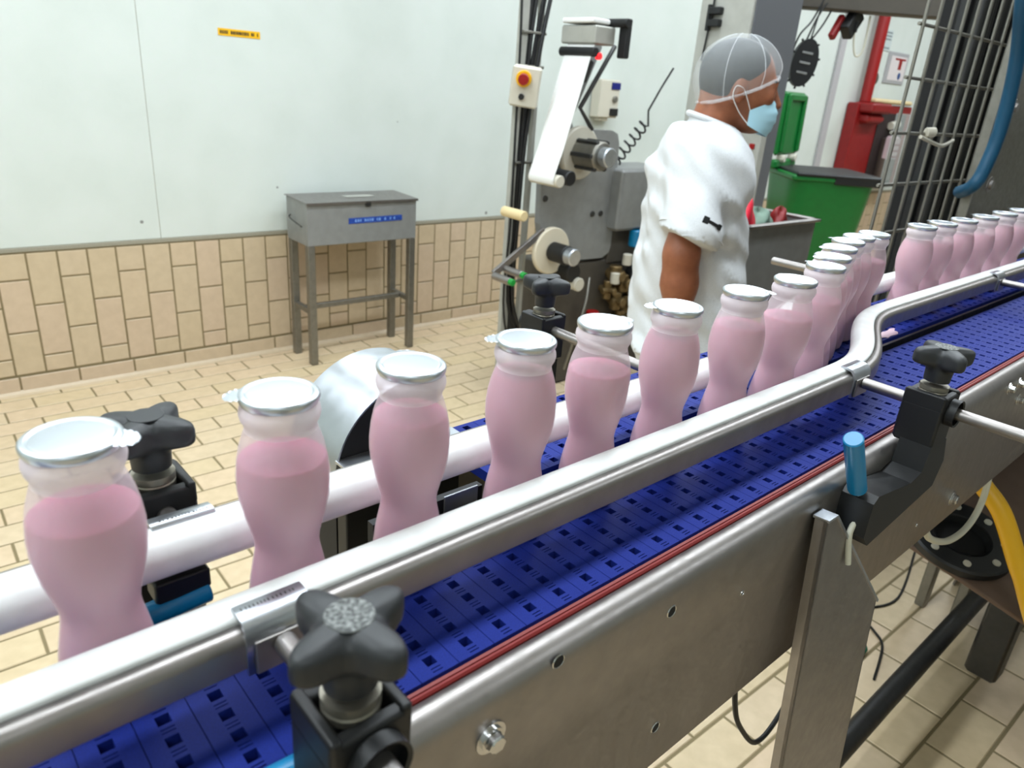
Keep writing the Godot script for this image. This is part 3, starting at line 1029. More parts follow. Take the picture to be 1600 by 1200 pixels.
# ---------------------------------------------------------------- what hangs and lies under the line
func under_line():
	var g := G()
	# tilted cover plate with a black bolted flange
	var t := thing("hopper_cover", "brownish steel cover plate with black bolted flange below the line", "cover", Vector3(1.10, 0.74, 3.53))
	t.basis = Basis(Vector3(0.7021, 0, 0.7121).normalized(), 0.28)
	g.rbox(V(0.22, -0.012, 0.06), V(0.62, 0.012, 0.34), 0.004); obj("plate", g, M.rust_plate, t)
	g = G(); g.turned([Vector2(0.052, 0.0), Vector2(0.052, 0.012), Vector2(0.057, 0.014), Vector2(0.095, 0.014), Vector2(0.099, 0.010), Vector2(0.099, -0.004)], 48); obj("flange", g, M.black, t)
	g = G(); g.turned([Vector2(0.052, 0.014), Vector2(0.051, -0.004), Vector2(0.0, -0.004)], 40); obj("opening", g, M.dark, t)
	for k in 8:
		g = G()
		var a := TAU * (k + 0.3) / 8
		g.turned([Vector2(0.0075, 0.0), Vector2(0.007, 0.0045), Vector2(0, 0.0045)], 14, Transform3D(Basis.IDENTITY, V(cos(a) * 0.078, 0.013, sin(a) * 0.078))); obj("bolt", g, M.offwhite, t)
	g = G(); g.rbox(V(0.42, -0.16, -0.04), V(0.22, 0.28, 0.16), 0.01); obj("housing", g, M.machine_dark, t)
	g = G(); g.rbox(V(0.50, -0.50, 0.12), V(0.08, 0.5, 0.08), 0.01, Basis(Vector3(0.7021, 0, 0.7121).normalized(), -0.28)); obj("post", g, M.steel_dark, t)
	g = G()
	g.tube(curve([V(1.0, 1.10, 3.50), V(1.0, 0.98, 3.525), V(1.0, 0.925, 3.545), V(1.0, 0.876, 3.6), V(1.0, 0.796, 3.65), V(1.0, 0.74, 3.684), V(1.02, 0.5, 3.80), V(1.2, 0.10, 3.85), V(1.5, 0.020, 3.85), V(1.95, 0.018, 3.84)]), 0.0165, 14)
	tag(obj("yellow_hose", g, M.yellow), "thick yellow hose hanging down right of the black flange", "hose")
	g = G()
	g.tube(curve([V(0.62, 0.985, 3.59), V(0.70, 0.925, 3.583), V(0.816, 0.873, 3.579), V(0.91, 0.862, 3.577), V(0.955, 0.895, 3.576), V(0.955, 0.96, 3.572), V(0.94, 1.05, 3.56)]), 0.0055, 10)
	tag(obj("white_cable", g, M.cable_white), "white cable looping below the line in front of black flange", "cable")
	g = G()
	g.tube(curve([V(0.36, 0.98, 3.51), V(0.365, 0.80, 3.495), V(0.40, 0.68, 3.49), V(0.45, 0.60, 3.488), V(0.51, 0.537, 3.487), V(0.57, 0.545, 3.485), V(0.63, 0.63, 3.484), V(0.66, 0.80, 3.483), V(0.66, 0.99, 3.483)]), 0.0042, 10)
	tag(obj("black_cable", g, M.cable_black), "thin black cable looping under the line left of plate leg", "cable")
	g = G()
	g.tube(curve([V(2.3, 0.005, 3.14), V(1.95, 0.005, 3.23), V(1.79, 0.005, 3.19), V(1.74, 0.005, 3.21), V(1.71, 0.005, 3.26), V(1.66, 0.005, 3.31), V(1.5, 0.005, 3.36)]), 0.004, 8)
	tag(obj("floor_cable", g, M.cable_black), "thin dark cable lying on floor tiles right of the leg", "cable")
	t = thing("cable_tie", "small green plastic tie lying on floor right of the leg", "tie", Vector3(1.575, 0.0, 3.275), 0.5)
	g = G(); g.tube(curve([V(-0.045, 0.006, -0.012), V(-0.02, 0.010, 0.004), V(0.01, 0.012, 0.018), V(0.035, 0.01, 0.012), V(0.03, 0.008, -0.005), V(0.0, 0.007, -0.008)]), 0.0075, 8); obj("loop", g, M.green_tie, t)


# ---------------------------------------------------------------- steel box on legs by the wall
func stand():
	var t := thing("steel_stand", "grey steel box on four legs with blue label, against tiled wall", "stand", Vector3(1.535, 0, 0.2))
	var w := 0.66
	var d := 0.25
	var g := G()
	# box: sheet sides under a lid that overhangs a little
	g.rbox(V(0, 0.775, 0), V(w, 0.225, d), 0.004); obj("box", g, M.machine, t)
	g = G()
	g.prism([Vector2(-d / 2 - 0.008, 0.895), Vector2(d / 2 + 0.010, 0.887), Vector2(d / 2 + 0.010, 0.875), Vector2(d / 2 + 0.007, 0.875), Vector2(d / 2 + 0.007, 0.884), Vector2(-d / 2 - 0.008, 0.891)], -w / 2 - 0.006, w / 2 + 0.006, Transform3D(Basis(Vector3(0, 0, 1), Vector3(0, 1, 0), Vector3(-1, 0, 0)), Vector3.ZERO)); obj("lid", g, M.steel, t)
	g = G(); g.box(V(0.03, 0.8925, 0.0), V(0.17, 0.002, 0.06)); obj("lid_plate", g, M.cabinet, t)
	g = G(); g.rbox(V(0.02, 0.872, d / 2 + 0.006), V(0.035, 0.03, 0.008), 0.003); obj("latch", g, M.steel_dark, t)
	g = G(); g.box(V(0.07, 0.785, d / 2 + 0.0012), V(0.33, 0.030, 0.0015), Basis(Vector3(0, 0, 1), 0.012)); var st := obj("label_strip", g, M.blue_sticker, t)
	st.set_meta("label", "worn blue label strip")
	g = G()
	var x := -0.07
	while x < 0.20:
		var ww := rng.randf_range(0.006, 0.013)
		if rng.randf() > 0.45: g.box(V(x + ww / 2, 0.785 + (x - 0.07) * 0.012, d / 2 + 0.0022), V(ww, 0.014, 0.0006))
		x += ww + 0.006
	obj("worn_print", g, mat(Color(0.45, 0.6, 0.85), 0.5), t)
	for sx in [-1.0, 1.0]:
		for sz in [-1.0, 1.0]:
			g = G(); g.rbox(V(sx * (w / 2 - 0.021), 0.332, sz * (d / 2 - 0.021)), V(0.04, 0.664, 0.04), 0.004); obj("leg", g, M.steel_dull, t)
		g = G(); g.rbox(V(sx * (w / 2 - 0.021), 0.30, 0), V(0.028, 0.028, d - 0.08), 0.003); obj("stretcher", g, M.steel_dull, t)
	g = G(); g.rbox(V(0, 0.30, 0), V(w - 0.07, 0.028, 0.028), 0.003); obj("stretcher", g, M.steel_dull, t)
	g = G(); g.tube(curve([V(-w / 2 - 0.001, 0.80, -0.07), V(-w / 2 - 0.012, 0.785, -0.065), V(-w / 2 - 0.012, 0.765, 0.05), V(-w / 2 - 0.001, 0.755, 0.06)]), 0.003, 6); obj("side_handle", g, M.steel_dark, t)


# ---------------------------------------------------------------- label applicator by the wall
func label_machine():
	var z := 1.2
	var t := thing("label_machine", "grey machine with white film web, reels and rollers", "machine", Vector3(2.2, 0, z))
	var o := Vector3(-2.2, 0, 0)
	var g := G()
	var plate := [Vector2(2.045, 1.40), Vector2(2.125, 1.415), Vector2(2.165, 1.345), Vector2(2.44, 1.340), Vector2(2.482, 1.325), Vector2(2.50, 1.28), Vector2(2.535, 0.76), Vector2(2.52, 0.715), Vector2(2.47, 0.69), Vector2(2.14, 0.70), Vector2(2.05, 0.74), Vector2(2.0, 0.90), Vector2(1.985, 1.20)]
	var q := []
	for p in plate: q.append(p - Vector2(2.2, 0))
	g.prism(q, -0.02, 0.02); obj("back_plate", g, M.machine, t)
	for p in [V(2.02, 1.02, 0.02), V(2.36, 0.93, 0.02), V(2.42, 0.93, 0.02)]:
		g = G(); g.turned([Vector2(0.016, 0.0), Vector2(0.014, 0.006), Vector2(0, 0.006)], 14, Transform3D(Geo.toward(V(0, 0, 1)), p + o)); obj("bolt", g, M.steel_dark, t)
	# reels
	g = G(); g.cyl(V(2.20, 1.235, 0.02) + o, V(2.20, 1.235, 0.055) + o, 0.125, 40); var r1 := obj("reel", g, M.offwhite, t)
	g = G(); g.cyl(V(2.20, 1.235, 0.05) + o, V(2.20, 1.235, 0.20) + o, 0.068, 32); obj("reel_core", g, M.steel_dull, r1)
	for k in 6:
		var a := TAU * k / 6
		g = G(); g.rbox(V(2.20 + cos(a) * 0.068, 1.235 + sin(a) * 0.068, 0.125) + o, V(0.02, 0.02, 0.14), 0.004, Basis(Vector3(0, 0, 1), a)); obj("core_rib", g, M.steel_dark, r1)
	g = G(); g.cyl(V(2.20, 1.235, 0.2) + o, V(2.20, 1.235, 0.25) + o, 0.045, 28); obj("reel_nut", g, M.steel_bright, r1)
	g = G(); g.cyl(V(2.075, 0.765, 0.02) + o, V(2.075, 0.765, 0.05) + o, 0.118, 40); var r2 := obj("reel", g, mat(Color(0.86, 0.82, 0.73), 0.5), t)
	g = G(); g.cyl(V(2.075, 0.765, 0.05) + o, V(2.075, 0.765, 0.16) + o, 0.048, 28); obj("reel_core", g, M.black, r2)
	g = G(); g.cyl(V(2.075, 0.765, 0.16) + o, V(2.075, 0.765, 0.21) + o, 0.042, 28); obj("reel_nut", g, M.steel_bright, r2)
	g = G(); g.cyl(V(2.17, 0.66, -0.01) + o, V(2.17, 0.66, 0.12) + o, 0.05, 24); obj("idler", g, M.black, t)
	g = G(); g.cyl(V(2.2, 0.60, 0.0) + o, V(2.2, 0.60, 0.14) + o, 0.035, 24); obj("idler", g, M.offwhite, t)
	# white web from the head down to the lower roller
	g = G()
	var rows := []
	for p in [[2.075, 1.715], [2.060, 1.69], [2.0, 1.48], [1.94, 1.27], [1.895, 1.145], [1.893, 1.125], [1.90, 1.112]]:
		rows.append(PackedVector3Array([V(p[0], p[1], 0.03) + o, V(p[0], p[1], 0.10) + o, V(p[0], p[1], 0.20) + o]))
	g.grid(rows)
	var back := []
	for r in rows:
		back.append(PackedVector3Array([r[0] + V(0.002, 0, 0), r[1] + V(0.002, 0, 0), r[2] + V(0.002, 0, 0)]))
	g.grid(back)
	obj("film_web", g, M.paper, t)
	g = G(); g.cyl(V(1.925, 1.128, 0.02) + o, V(1.925, 1.128, 0.215) + o, 0.028, 24); obj("web_roller", g, M.offwhite, t)
	g = G(); g.cyl(V(1.985, 1.142, 0.02) + o, V(1.985, 1.142, 0.22) + o, 0.034, 24); obj("web_roller", g, M.black, t)
	# leaning arm and head
	g = G(); g.rbox(V(2.185, 1.55, 0.0) + o, V(0.085, 0.40, 0.04), 0.006, Basis(Vector3(0, 0, 1), -0.44)); obj("arm", g, M.machine, t)
	g = G(); g.tube([V(2.355, 1.72, 0.05) + o, V(2.165, 1.44, 0.05) + o, V(2.26, 1.345, 0.05) + o], 0.011, 8); obj("link_rod", g, M.steel_dark, t)
	g = G(); g.rbox(V(2.12, 1.745, 0.10) + o, V(0.13, 0.075, 0.22), 0.008); obj("head", g, M.cabinet, t)
	g = G(); g.rbox(V(2.10, 1.80, 0.10) + o, V(0.11, 0.02, 0.20), 0.006); obj("head_cover", g, M.paper, t)
	g = G(); g.cyl(V(2.06, 1.675, 0.0) + o, V(2.06, 1.675, 0.22) + o, 0.02, 20); obj("head_roller", g, M.black, t)
	g = G(); g.cyl(V(2.18, 1.80, 0.02) + o, V(2.18, 1.80, 0.28) + o, 0.018, 20); obj("head_roller", g, M.black, t)
	g = G(); g.rbox(V(2.21, 1.74, 0.24) + o, V(0.035, 0.16, 0.05), 0.006); obj("head_end", g, M.black, t)
	g = G(); g.rbox(V(2.15, 1.60, 0.08) + o, V(0.03, 0.10, 0.04), 0.006, Basis(Vector3(0, 0, 1), -0.4)); obj("spring_box", g, M.steel_dark, t)
	g = G(); g.cyl(V(2.085, 1.66, 0.205) + o, V(2.085, 1.66, 0.225) + o, 0.014, 16); obj("red_signal_light", g, M.led_red, t)
	g = G(); g.cyl(V(2.085, 1.40, 0.02) + o, V(2.085, 1.40, 0.06) + o, 0.02, 16); obj("idler", g, M.brass, t)
	# lower arm with two small rollers
	g = G(); g.rbox(V(1.87, 0.775, 0.03) + o, V(0.36, 0.035, 0.02), 0.004, Basis(Vector3(0, 0, 1), 0.56)); obj("dancer_arm", g, M.steel, t)
	for p in [[1.715, 0.675], [1.785, 0.70]]:
		g = G(); g.cyl(V(p[0], p[1], 0.04) + o, V(p[0], p[1], 0.16) + o, 0.018, 18); var rl := obj("small_roller", g, M.steel, t)
		g = G(); g.cyl(V(p[0], p[1], 0.16) + o, V(p[0], p[1], 0.185) + o, 0.016, 18); obj("green_tip", g, mat(Color(0.05, 0.55, 0.2), 0.4), rl)
	g = G(); g.cyl(V(1.80, 0.965, -0.02) + o, V(1.80, 0.965, 0.13) + o, 0.024, 20); obj("cream_roller", g, M.cream, t)
	# box to the right and dark base with valves
	g = G(); g.rbox(V(2.705, 1.0, -0.06) + o, V(0.45, 0.32, 0.30), 0.02); obj("drive_box", g, M.machine, t)
	g = G(); g.rbox(V(2.56, 0.34, -0.12) + o, V(0.9, 0.68, 0.26), 0.015); obj("base", g, M.machine_dark, t)
	g = G(); g.rbox(V(2.72, 0.75, -0.08) + o, V(0.4, 0.2, 0.2), 0.01); obj("rear_base", g, M.machine_dark, t)
	for p in [[2.55, 0.60, 0.045], [2.62, 0.55, 0.05], [2.58, 0.45, 0.04], [2.66, 0.42, 0.035], [2.50, 0.52, 0.03], [2.70, 0.50, 0.045], [2.63, 0.34, 0.04]]:
		g = G()
		g.cyl(V(p[0], p[1] - 0.05, 0.06) + o, V(p[0], p[1] + 0.05, 0.06) + o, p[2] * 0.8, 14)
		g.cyl(V(p[0] - 0.05, p[1], 0.07) + o, V(p[0] + 0.05, p[1], 0.07) + o, p[2] * 0.55, 12)
		g.cyl(V(p[0], p[1], 0.0) + o, V(p[0], p[1], 0.12) + o, p[2] * 0.6, 12)
		obj("valve", g, M.brass, t)
	for p in [[2.60, 0.685], [2.52, 0.59]]:
		g = G(); g.cyl(V(p[0], p[1] - 0.03, 0.09) + o, V(p[0], p[1] + 0.03, 0.09) + o, 0.026, 16); obj("valve_cap", g, M.offwhite, t)
	g = G(); g.cyl(V(2.68, 0.60, 0.06) + o, V(2.68, 0.60, 0.12) + o, 0.06, 18); obj("gauge", g, M.black, t)
	g = G(); g.cyl(V(2.665, 0.61, 0.12) + o, V(2.665, 0.61, 0.13) + o, 0.03, 18); obj("gauge_face", g, M.cream, t)
	g = G(); g.cyl(V(2.665, 0.75, 0.08) + o, V(2.665, 0.84, 0.08) + o, 0.042, 20); obj("blue_cap", g, M.cyan, t)
	g = G(); g.cyl(V(2.385, 0.33, 0.08) + o, V(2.385, 0.42, 0.08) + o, 0.035, 18); obj("red_button", g, M.red, t)
	g = G(); g.cyl(V(2.37, 0.28, 0.08) + o, V(2.37, 0.335, 0.08) + o, 0.04, 18); obj("yellow_collar", g, M.yellow, t)
	g = G(); g.tube(curve([V(2.36, 0.60, 0.05) + o, V(2.30, 0.48, 0.10) + o, V(2.26, 0.34, 0.10) + o, V(2.24, 0.1, 0.05) + o]), 0.008, 8); obj("air_line", g, M.steel_dull, t)
	# post and cable bundle on its left
	t = thing("cable_post", "grey upright post with black cables, left of label machine", "post", Vector3(1.89, 0, 1.12))
	g = G(); g.rbox(V(0.0, 1.68, 0), V(0.045, 3.36, 0.03), 0.004); obj("upright", g, M.cabinet, t)
	g = G(); g.rbox(V(0.10, 1.68, 0), V(0.025, 3.36, 0.03), 0.004); obj("upright", g, M.cabinet, t)
	for y in [1.74, 1.60, 1.18, 0.6]:
		g = G(); g.rbox(V(0.05, y, 0.02), V(0.14, 0.012, 0.02), 0.003); obj("tie_bar", g, M.steel_dull, t)
	for e in [[-0.055, 0.006, 0.03], [0.045, 0.020, 0.0], [0.062, 0.010, 0.02], [0.128, 0.007, 0.02], [0.145, 0.006, 0.02], [0.165, 0.010, 0.03]]:
		g = G()
		var pts := []
		for k in 8:
			var y := 3.3 - k * 0.4
			var bend := 0.0
			if y < 1.9: bend = -0.05 * e[0] / 0.1 - (0.05 if y < 1.3 and e[0] > 0.1 else 0.0)
			pts.append(V(e[0] + bend + sin(k * 1.7 + e[0] * 40) * 0.008, y, e[2]))
		pts.append(V(e[0] * 0.5 + 0.05, 0.25, e[2] + 0.03))
		pts.append(V(e[0] * 0.5 + 0.22, 0.02, e[2] + 0.05))
		pts.append(V(e[0] * 0.5 + 0.5, 0.015, e[2] + 0.02))
		g.tube(curve(pts, 5), e[1], 8); obj("cable", g, M.cable_black, t)
	# emergency stop box on the post
	t = thing("stop_box", "pale control box with red mushroom button on cable post", "control box", Vector3(1.868, 1.515, 1.19), 0.0)
	t.rotation = Vector3(0.1, -0.75, -0.08)
	g = G(); g.rbox(V(0, 0, 0), V(0.13, 0.17, 0.08), 0.01); obj("box", g, M.offwhite, t)
	g = G(); g.cyl(V(-0.01, 0.035, 0.04), V(-0.01, 0.035, 0.05), 0.035, 20); obj("yellow_disc", g, M.yellow, t)
	g = G(); g.cyl(V(-0.01, 0.035, 0.05), V(-0.01, 0.035, 0.085), 0.024, 20); obj("red_button", g, M.red, t)
	g = G(); g.cyl(V(-0.01, -0.04, 0.04), V(-0.01, -0.04, 0.055), 0.013, 16); obj("key_switch", g, M.black, t)
	# push-button box on the wall
	t = thing("push_button_box", "slim beige push-button box on white wall beside worker's head", "control box", Vector3(3.585, 1.47, 0.055))
	g = G(); g.rbox(V(0, 0, 0), V(0.20, 0.25, 0.09), 0.01); obj("box", g, M.offwhite, t)
	g = G(); g.rbox(V(0.05, 0.085, 0.048), V(0.085, 0.045, 0.01), 0.002); obj("blue_button", g, mat(Color(0.08, 0.1, 0.42), 0.4), t)
	g = G(); g.cyl(V(0.05, 0.0, 0.045), V(0.05, 0.0, 0.06), 0.022, 16); obj("grey_button", g, M.steel_dull, t)
	g = G(); g.rbox(V(0.05, -0.085, 0.05), V(0.075, 0.05, 0.02), 0.004); obj("dark_button", g, M.black, t)
	g = G(); g.rbox(V(-0.02, -0.135, 0.0), V(0.09, 0.02, 0.05), 0.004); obj("gland", g, M.offwhite, t)
	# coiled lead
	g = G()
	var pts := []
	var A := V(2.62, 1.175, 1.10)
	var B := V(2.80, 1.38, 1.12)
	for k in 73:
		var u := k / 72.0
		var a := u * TAU * 6.0
		pts.append(A.lerp(B, u) + V(cos(a) * 0.026 - sin(a) * 0.01, cos(a) * -0.02, sin(a) * 0.03))
	pts.append_array([V(2.81, 1.44, 1.12), V(2.88, 1.56, 1.13), V(2.945, 1.66, 1.14)])
	g.tube(pts, 0.0055, 6)
	tag(obj("coiled_cable", g, M.cable_black), "coiled black cable rising from grey machine to the cabinet", "cable")


func control_cabinet():
	var t := thing("control_cabinet", "tall grey control cabinet standing behind the worker's head", "cabinet", Vector3(3.16, 0, 1.41))
	var g := G()
	g.rbox(V(0, 1.3, 0), V(0.42, 2.6, 0.315), 0.008); obj("body", g, M.cabinet, t)
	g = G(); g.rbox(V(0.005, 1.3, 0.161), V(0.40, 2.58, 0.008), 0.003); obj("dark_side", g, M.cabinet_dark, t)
	g = G(); g.rbox(V(-0.185, 1.0, 0.2475), V(0.05, 1.1, 0.175), 0.006); obj("console", g, M.cabinet, t)
	for p in [[1.93, -0.045], [1.875, -0.045]]:
		g = G(); g.rbox(V(-0.225, p[0], p[1]), V(0.04, 0.035, 0.07), 0.006); obj("plug", g, M.black, t)
	g = G(); g.rbox(V(-0.22, 1.90, -0.085), V(0.03, 0.12, 0.02), 0.004); obj("plug_holder", g, M.black, t)
	g = G(); g.tube(curve([V(-0.222, 2.4, -0.06), V(-0.225, 2.0, -0.065), V(-0.225, 1.85, -0.075), V(-0.223, 1.7, -0.09)]), 0.005, 6); obj("lead", g, M.cable_black, t)
	g = G(); g.rbox(V(-0.215, 1.315, 0.245), V(0.012, 0.03, 0.03), 0.003); obj("black_switch", g, M.black, t)
	g = G(); g.rbox(V(-0.213, 1.318, 0.292), V(0.008, 0.026, 0.03), 0.003); obj("red_label", g, M.red, t)
	g = G(); g.rbox(V(-0.215, 1.40, 0.30), V(0.012, 0.02, 0.035), 0.003); obj("dark_label", g, M.teal, t)
	g = G(); g.cyl(V(-0.21, 1.235, 0.268), V(-0.226, 1.235, 0.268), 0.016, 16); obj("amber_signal_light", g, M.led_amber, t)


# ---------------------------------------------------------------- right-hand background
func back_right():
	var g := G()
	# wheelie bin with its lid thrown back
	var t := thing("wheelie_bin", "green wheelie bin with black liner and open lid", "bin", Vector3(5.16, 0, 0.92), deg_to_rad(-41.0))
	var rows := []
	for e in [[0.0, 0.44, 0.46], [0.02, 0.46, 0.48], [0.9, 0.60, 0.66], [1.02, 0.62, 0.68]]:
		var line := PackedVector3Array()
		for k in 40:
			var a := TAU * (k + 0.5) / 40
			var cx := cos(a)
			var cz := sin(a)
			var n := pow(pow(absf(cx), 8.0) + pow(absf(cz), 8.0), -1.0 / 8.0)
			line.append(V(cx * n * e[1] / 2, e[0], cz * n * e[2] / 2))
		rows.append(line)
	g.grid(rows, true); obj("body", g, M.green, t)
	g = G(); g.rbox(V(0, 1.035, 0), V(0.66, 0.045, 0.72), 0.018); obj("rim", g, M.green, t)
	g = G()
	g.rbox(V(0.02, 1.062, 0.02), V(0.64, 0.028, 0.70), 0.012)
	g.rbox(V(0.16, 1.035, 0.355), V(0.36, 0.06, 0.02), 0.009)
	obj("liner", g, M.black, t)
	# lid: shallow tray standing upright at the hinge
	var lb := Basis(Vector3.UP, 0.95) * Basis(Vector3.RIGHT, -0.03)
	g = G()
	g.rbox(V(-0.245, 1.385, -0.19) , V(0.50, 0.46, 0.04), 0.018, lb)
	obj("lid", g, M.green, t)
	g = G()
	for sg in [-1.0, 1.0]: g.rbox(V(-0.245, 1.385, -0.19) + lb * V(sg * 0.19, 0, 0.03), V(0.06, 0.42, 0.03), 0.012, lb)
	g.rbox(V(-0.245, 1.385, -0.19) + lb * V(0, 0.19, 0.03), V(0.42, 0.05, 0.03), 0.012, lb)
	obj("lid_rib", g, M.green, t)
	for sg in [-1.0, 1.0]:
		g = G(); g.cyl(V(-0.245, 1.13, -0.19) + lb * V(sg * 0.14, -0.0, 0.0), V(-0.245, 1.13, -0.19) + lb * V(sg * 0.14, 0.0, 0.06), 0.028, 16); obj("hinge", g, M.offwhite, t)
	g = G(); g.rbox(V(-0.245, 1.09, -0.19), V(0.5, 0.07, 0.07), 0.02, lb); obj("hinge_bar", g, M.green, t)
	for sg in [-1.0, 1.0]:
		g = G(); g.cyl(V(sg * 0.24, 0.10, -0.27), V(sg * 0.29, 0.10, -0.27), 0.10, 24); obj("wheel", g, M.black, t)
	# steel tub in front of it
	t = thing("steel_tub", "grey steel tub with red and green things, right of worker", "tub", Vector3(2.26, 0, 2.17))
	g = G()
	for e in [[V(0, 0.90, 0.175), V(0.5, 0.38, 0.006)], [V(0, 0.90, -0.175), V(0.5, 0.38, 0.006)], [V(0.247, 0.90, 0), V(0.006, 0.38, 0.35)], [V(-0.247, 0.90, 0), V(0.006, 0.38, 0.35)], [V(0, 0.72, 0), V(0.5, 0.006, 0.35)]]: g.box(e[0], e[1])
	obj("basin", g, M.machine, t)
	g = G()
	for e in [[V(0, 1.092, 0.18), V(0.53, 0.012, 0.03)], [V(0, 1.092, -0.18), V(0.53, 0.012, 0.03)], [V(0.25, 1.092, 0), V(0.03, 0.012, 0.39)], [V(-0.25, 1.092, 0), V(0.03, 0.012, 0.39)]]: g.rbox(e[0], e[1], 0.004)
	obj("rim", g, M.steel, t)
	g = G(); g.box(V(0, 1.05, 0), V(0.485, 0.006, 0.34)); obj("contents_tray", g, M.steel_dark, t)
	for sx in [-1.0, 1.0]:
		for sz in [-1.0, 1.0]:
			g = G(); g.rbox(V(sx * 0.22, 0.36, sz * 0.15), V(0.04, 0.72, 0.04), 0.004); obj("leg", g, M.steel_dull, t)
	rng.seed = 77
	for e in [["red_pouch", "pinkish red crumpled pouch lying at the tub's near end", "cap", V(2.13, 1.053, 2.23), M.pink, 0.07, 0.13], ["green_cloth", "grey-green folded cloth lying across the steel tub", "cloth", V(2.305, 1.053, 2.20), M.green_grey, 0.075, 0.07], ["dark_red_bag", "small dark red bag at the right end of the tub", "cap", V(2.442, 1.053, 2.22), M.red_deep, 0.04, 0.07], ["red_rag", "pale red rag beside the pinkish pouch in the tub", "rag", V(2.18, 1.053, 2.06), mat(Color(0.72, 0.25, 0.28), 0.7), 0.07, 0.12]]:
		g = G()
		var rr := []
		for j in 9:
			var v := j / 8.0
			var line := PackedVector3Array()
			for k in 18:
				var a := TAU * k / 18
				var r: float = e[5] * sqrt(maxf(1.0 - v * v * 0.98, 0.02)) * (1.0 + 0.22 * sin(a * 3.0 + v * 4.0) + 0.12 * sin(a * 7.0))
				if j == 8: r = 0.002
				line.append(V(cos(a) * r, v * e[6] * (1.0 + 0.15 * sin(a * 2.0)), sin(a) * r * 0.8))
			rr.append(line)
		g.grid(rr, true)
		var o := obj(e[0], g, e[4])
		o.position = e[3]
		tag(o, e[1], e[2])
	# red pipe, red fire cabinet, signs on the back wall
	g = G(); g.cyl(V(7.30, 1.60, 0.09), V(7.30, CEIL, 0.09), 0.055, 20); tag(obj("red_pipe", g, M.red), "red pipe running up the white wall to the ceiling", "pipe")
	t = thing("fire_cabinet", "red fire cabinet with glazed front on the white wall", "cabinet", Vector3(7.72, 0.75, 0.12))
	g = G()
	g.rbox(V(0.0, 0.42, -0.05), V(1.22, 0.84, 0.12), 0.012); obj("body", g, M.red_deep, t)
	g = G(); g.rbox(V(-0.36, 0.80, 0.04), V(0.44, 0.10, 0.22), 0.03); obj("hood", g, M.red_deep, t)
	g = G(); g.rbox(V(-0.36, 0.70, 0.03), V(0.36, 0.10, 0.16), 0.04); obj("hood", g, M.red_deep, t)
	g = G(); g.rbox(V(0.18, 0.40, 0.015), V(0.62, 0.72, 0.01), 0.003); obj("recess", g, mat(Color(0.16, 0.11, 0.11), 0.7), t)
	g = G(); g.cyl(V(0.12, 0.10, 0.07), V(0.12, 0.52, 0.07), 0.085, 24); obj("extinguisher", g, mat(Color(0.42, 0.37, 0.34), 0.4, 0.5), t)
	g = G(); g.rbox(V(0.12, 0.42, 0.10), V(0.18, 0.25, 0.11), 0.03); obj("paper_label", g, mat(Color(0.82, 0.72, 0.74), 0.6), t)
	g = G()
	for y in [0.34, 0.40, 0.46]: g.box(V(0.12, y, 0.1562), V(0.13, 0.018, 0.001))
	obj("label_lines", g, M.red_deep, t)
	g = G(); g.cyl(V(0.10, 0.64, 0.05), V(0.26, 0.66, 0.05), 0.04, 14); obj("handle", g, M.offwhite, t)
	g = G(); g.box(V(0.18, 0.40, 0.19), V(0.64, 0.74, 0.004)); obj("pane", g, M.glass, t)
	g = G(); g.rbox(V(0.10, 0.872, -0.02), V(0.86, 0.045, 0.12), 0.02); tag(obj("cream_pad", g, M.cream), "cream coloured crumpled strip on top of the red cabinet", "strip"); get_node("cream_pad").position = Vector3(7.72, 0.75, 0.12)
	t = thing("wall_sign", "grey framed sign with red T mark and blue symbol", "sign", Vector3(7.96, 1.95, 0.012))
	g = G(); g.rbox(V(0, 0, 0), V(0.46, 0.30, 0.012), 0.003); obj("board", g, mat(Color(0.62, 0.62, 0.63), 0.5), t)
	g = G(); g.box(V(0.02, 0.0, 0.0065), V(0.36, 0.23, 0.002)); obj("field", g, mat(Color(0.82, 0.79, 0.79), 0.5), t)
	g = G(); g.box(V(0.05, 0.088, 0.008), V(0.24, 0.018, 0.002)); g.box(V(0.06, 0.035, 0.008), V(0.07, 0.09, 0.002)); obj("red_mark", g, M.red, t)
	g = G(); g.lathe([Vector2(0, 0.001), Vector2(0.035, 0.001)], 14, Transform3D(Geo.toward(V(0, 0, 1)) , V(0.09, -0.07, 0.008))); obj("blue_symbol", g, mat(Color(0.2, 0.3, 0.5), 0.5), t)
	t = thing("wall_notice", "small pale grey notice beside the red pipe", "sign", Vector3(7.64, 2.19, 0.010))
	g = G(); g.rbox(V(0, 0, 0), V(0.16, 0.19, 0.008), 0.002); obj("board", g, mat(Color(0.74, 0.78, 0.78), 0.5), t)
	for y in [0.07, 0.04, 0.01, -0.07]:
		g = G(); g.box(V(0, y, 0.0045), V(0.12, 0.015, 0.001)); obj("printed_line", g, mat(Color(0.48, 0.52, 0.53), 0.6), t)
	g = G(); g.lathe([Vector2(0, 0.02), Vector2(0.05, 0.018), Vector2(0.07, 0)], 20, Transform3D(Geo.toward(V(0, 0, 1)), V(7.56, 1.83, 0.006))); tag(obj("wall_bell", g, M.machine_dark), "round dark disc on wall between red pipe and sign", "disc")
	# dirty vertical conduit left of the red pipe
	g = G(); g.rbox(V(6.75, 1.9, 0.02), V(0.10, 2.4, 0.03), 0.008); tag(obj("wall_conduit", g, mat(Color(0.66, 0.65, 0.66), 0.6)), "grey vertical conduit on white wall behind the green lid", "conduit")
	# overhead rig: dark beam, dangling leads, oval black plate
	t = thing("overhead_rig", "dark overhead beam with red and black fittings at top edge", "beam", Vector3(3.9, 1.98, 1.46))
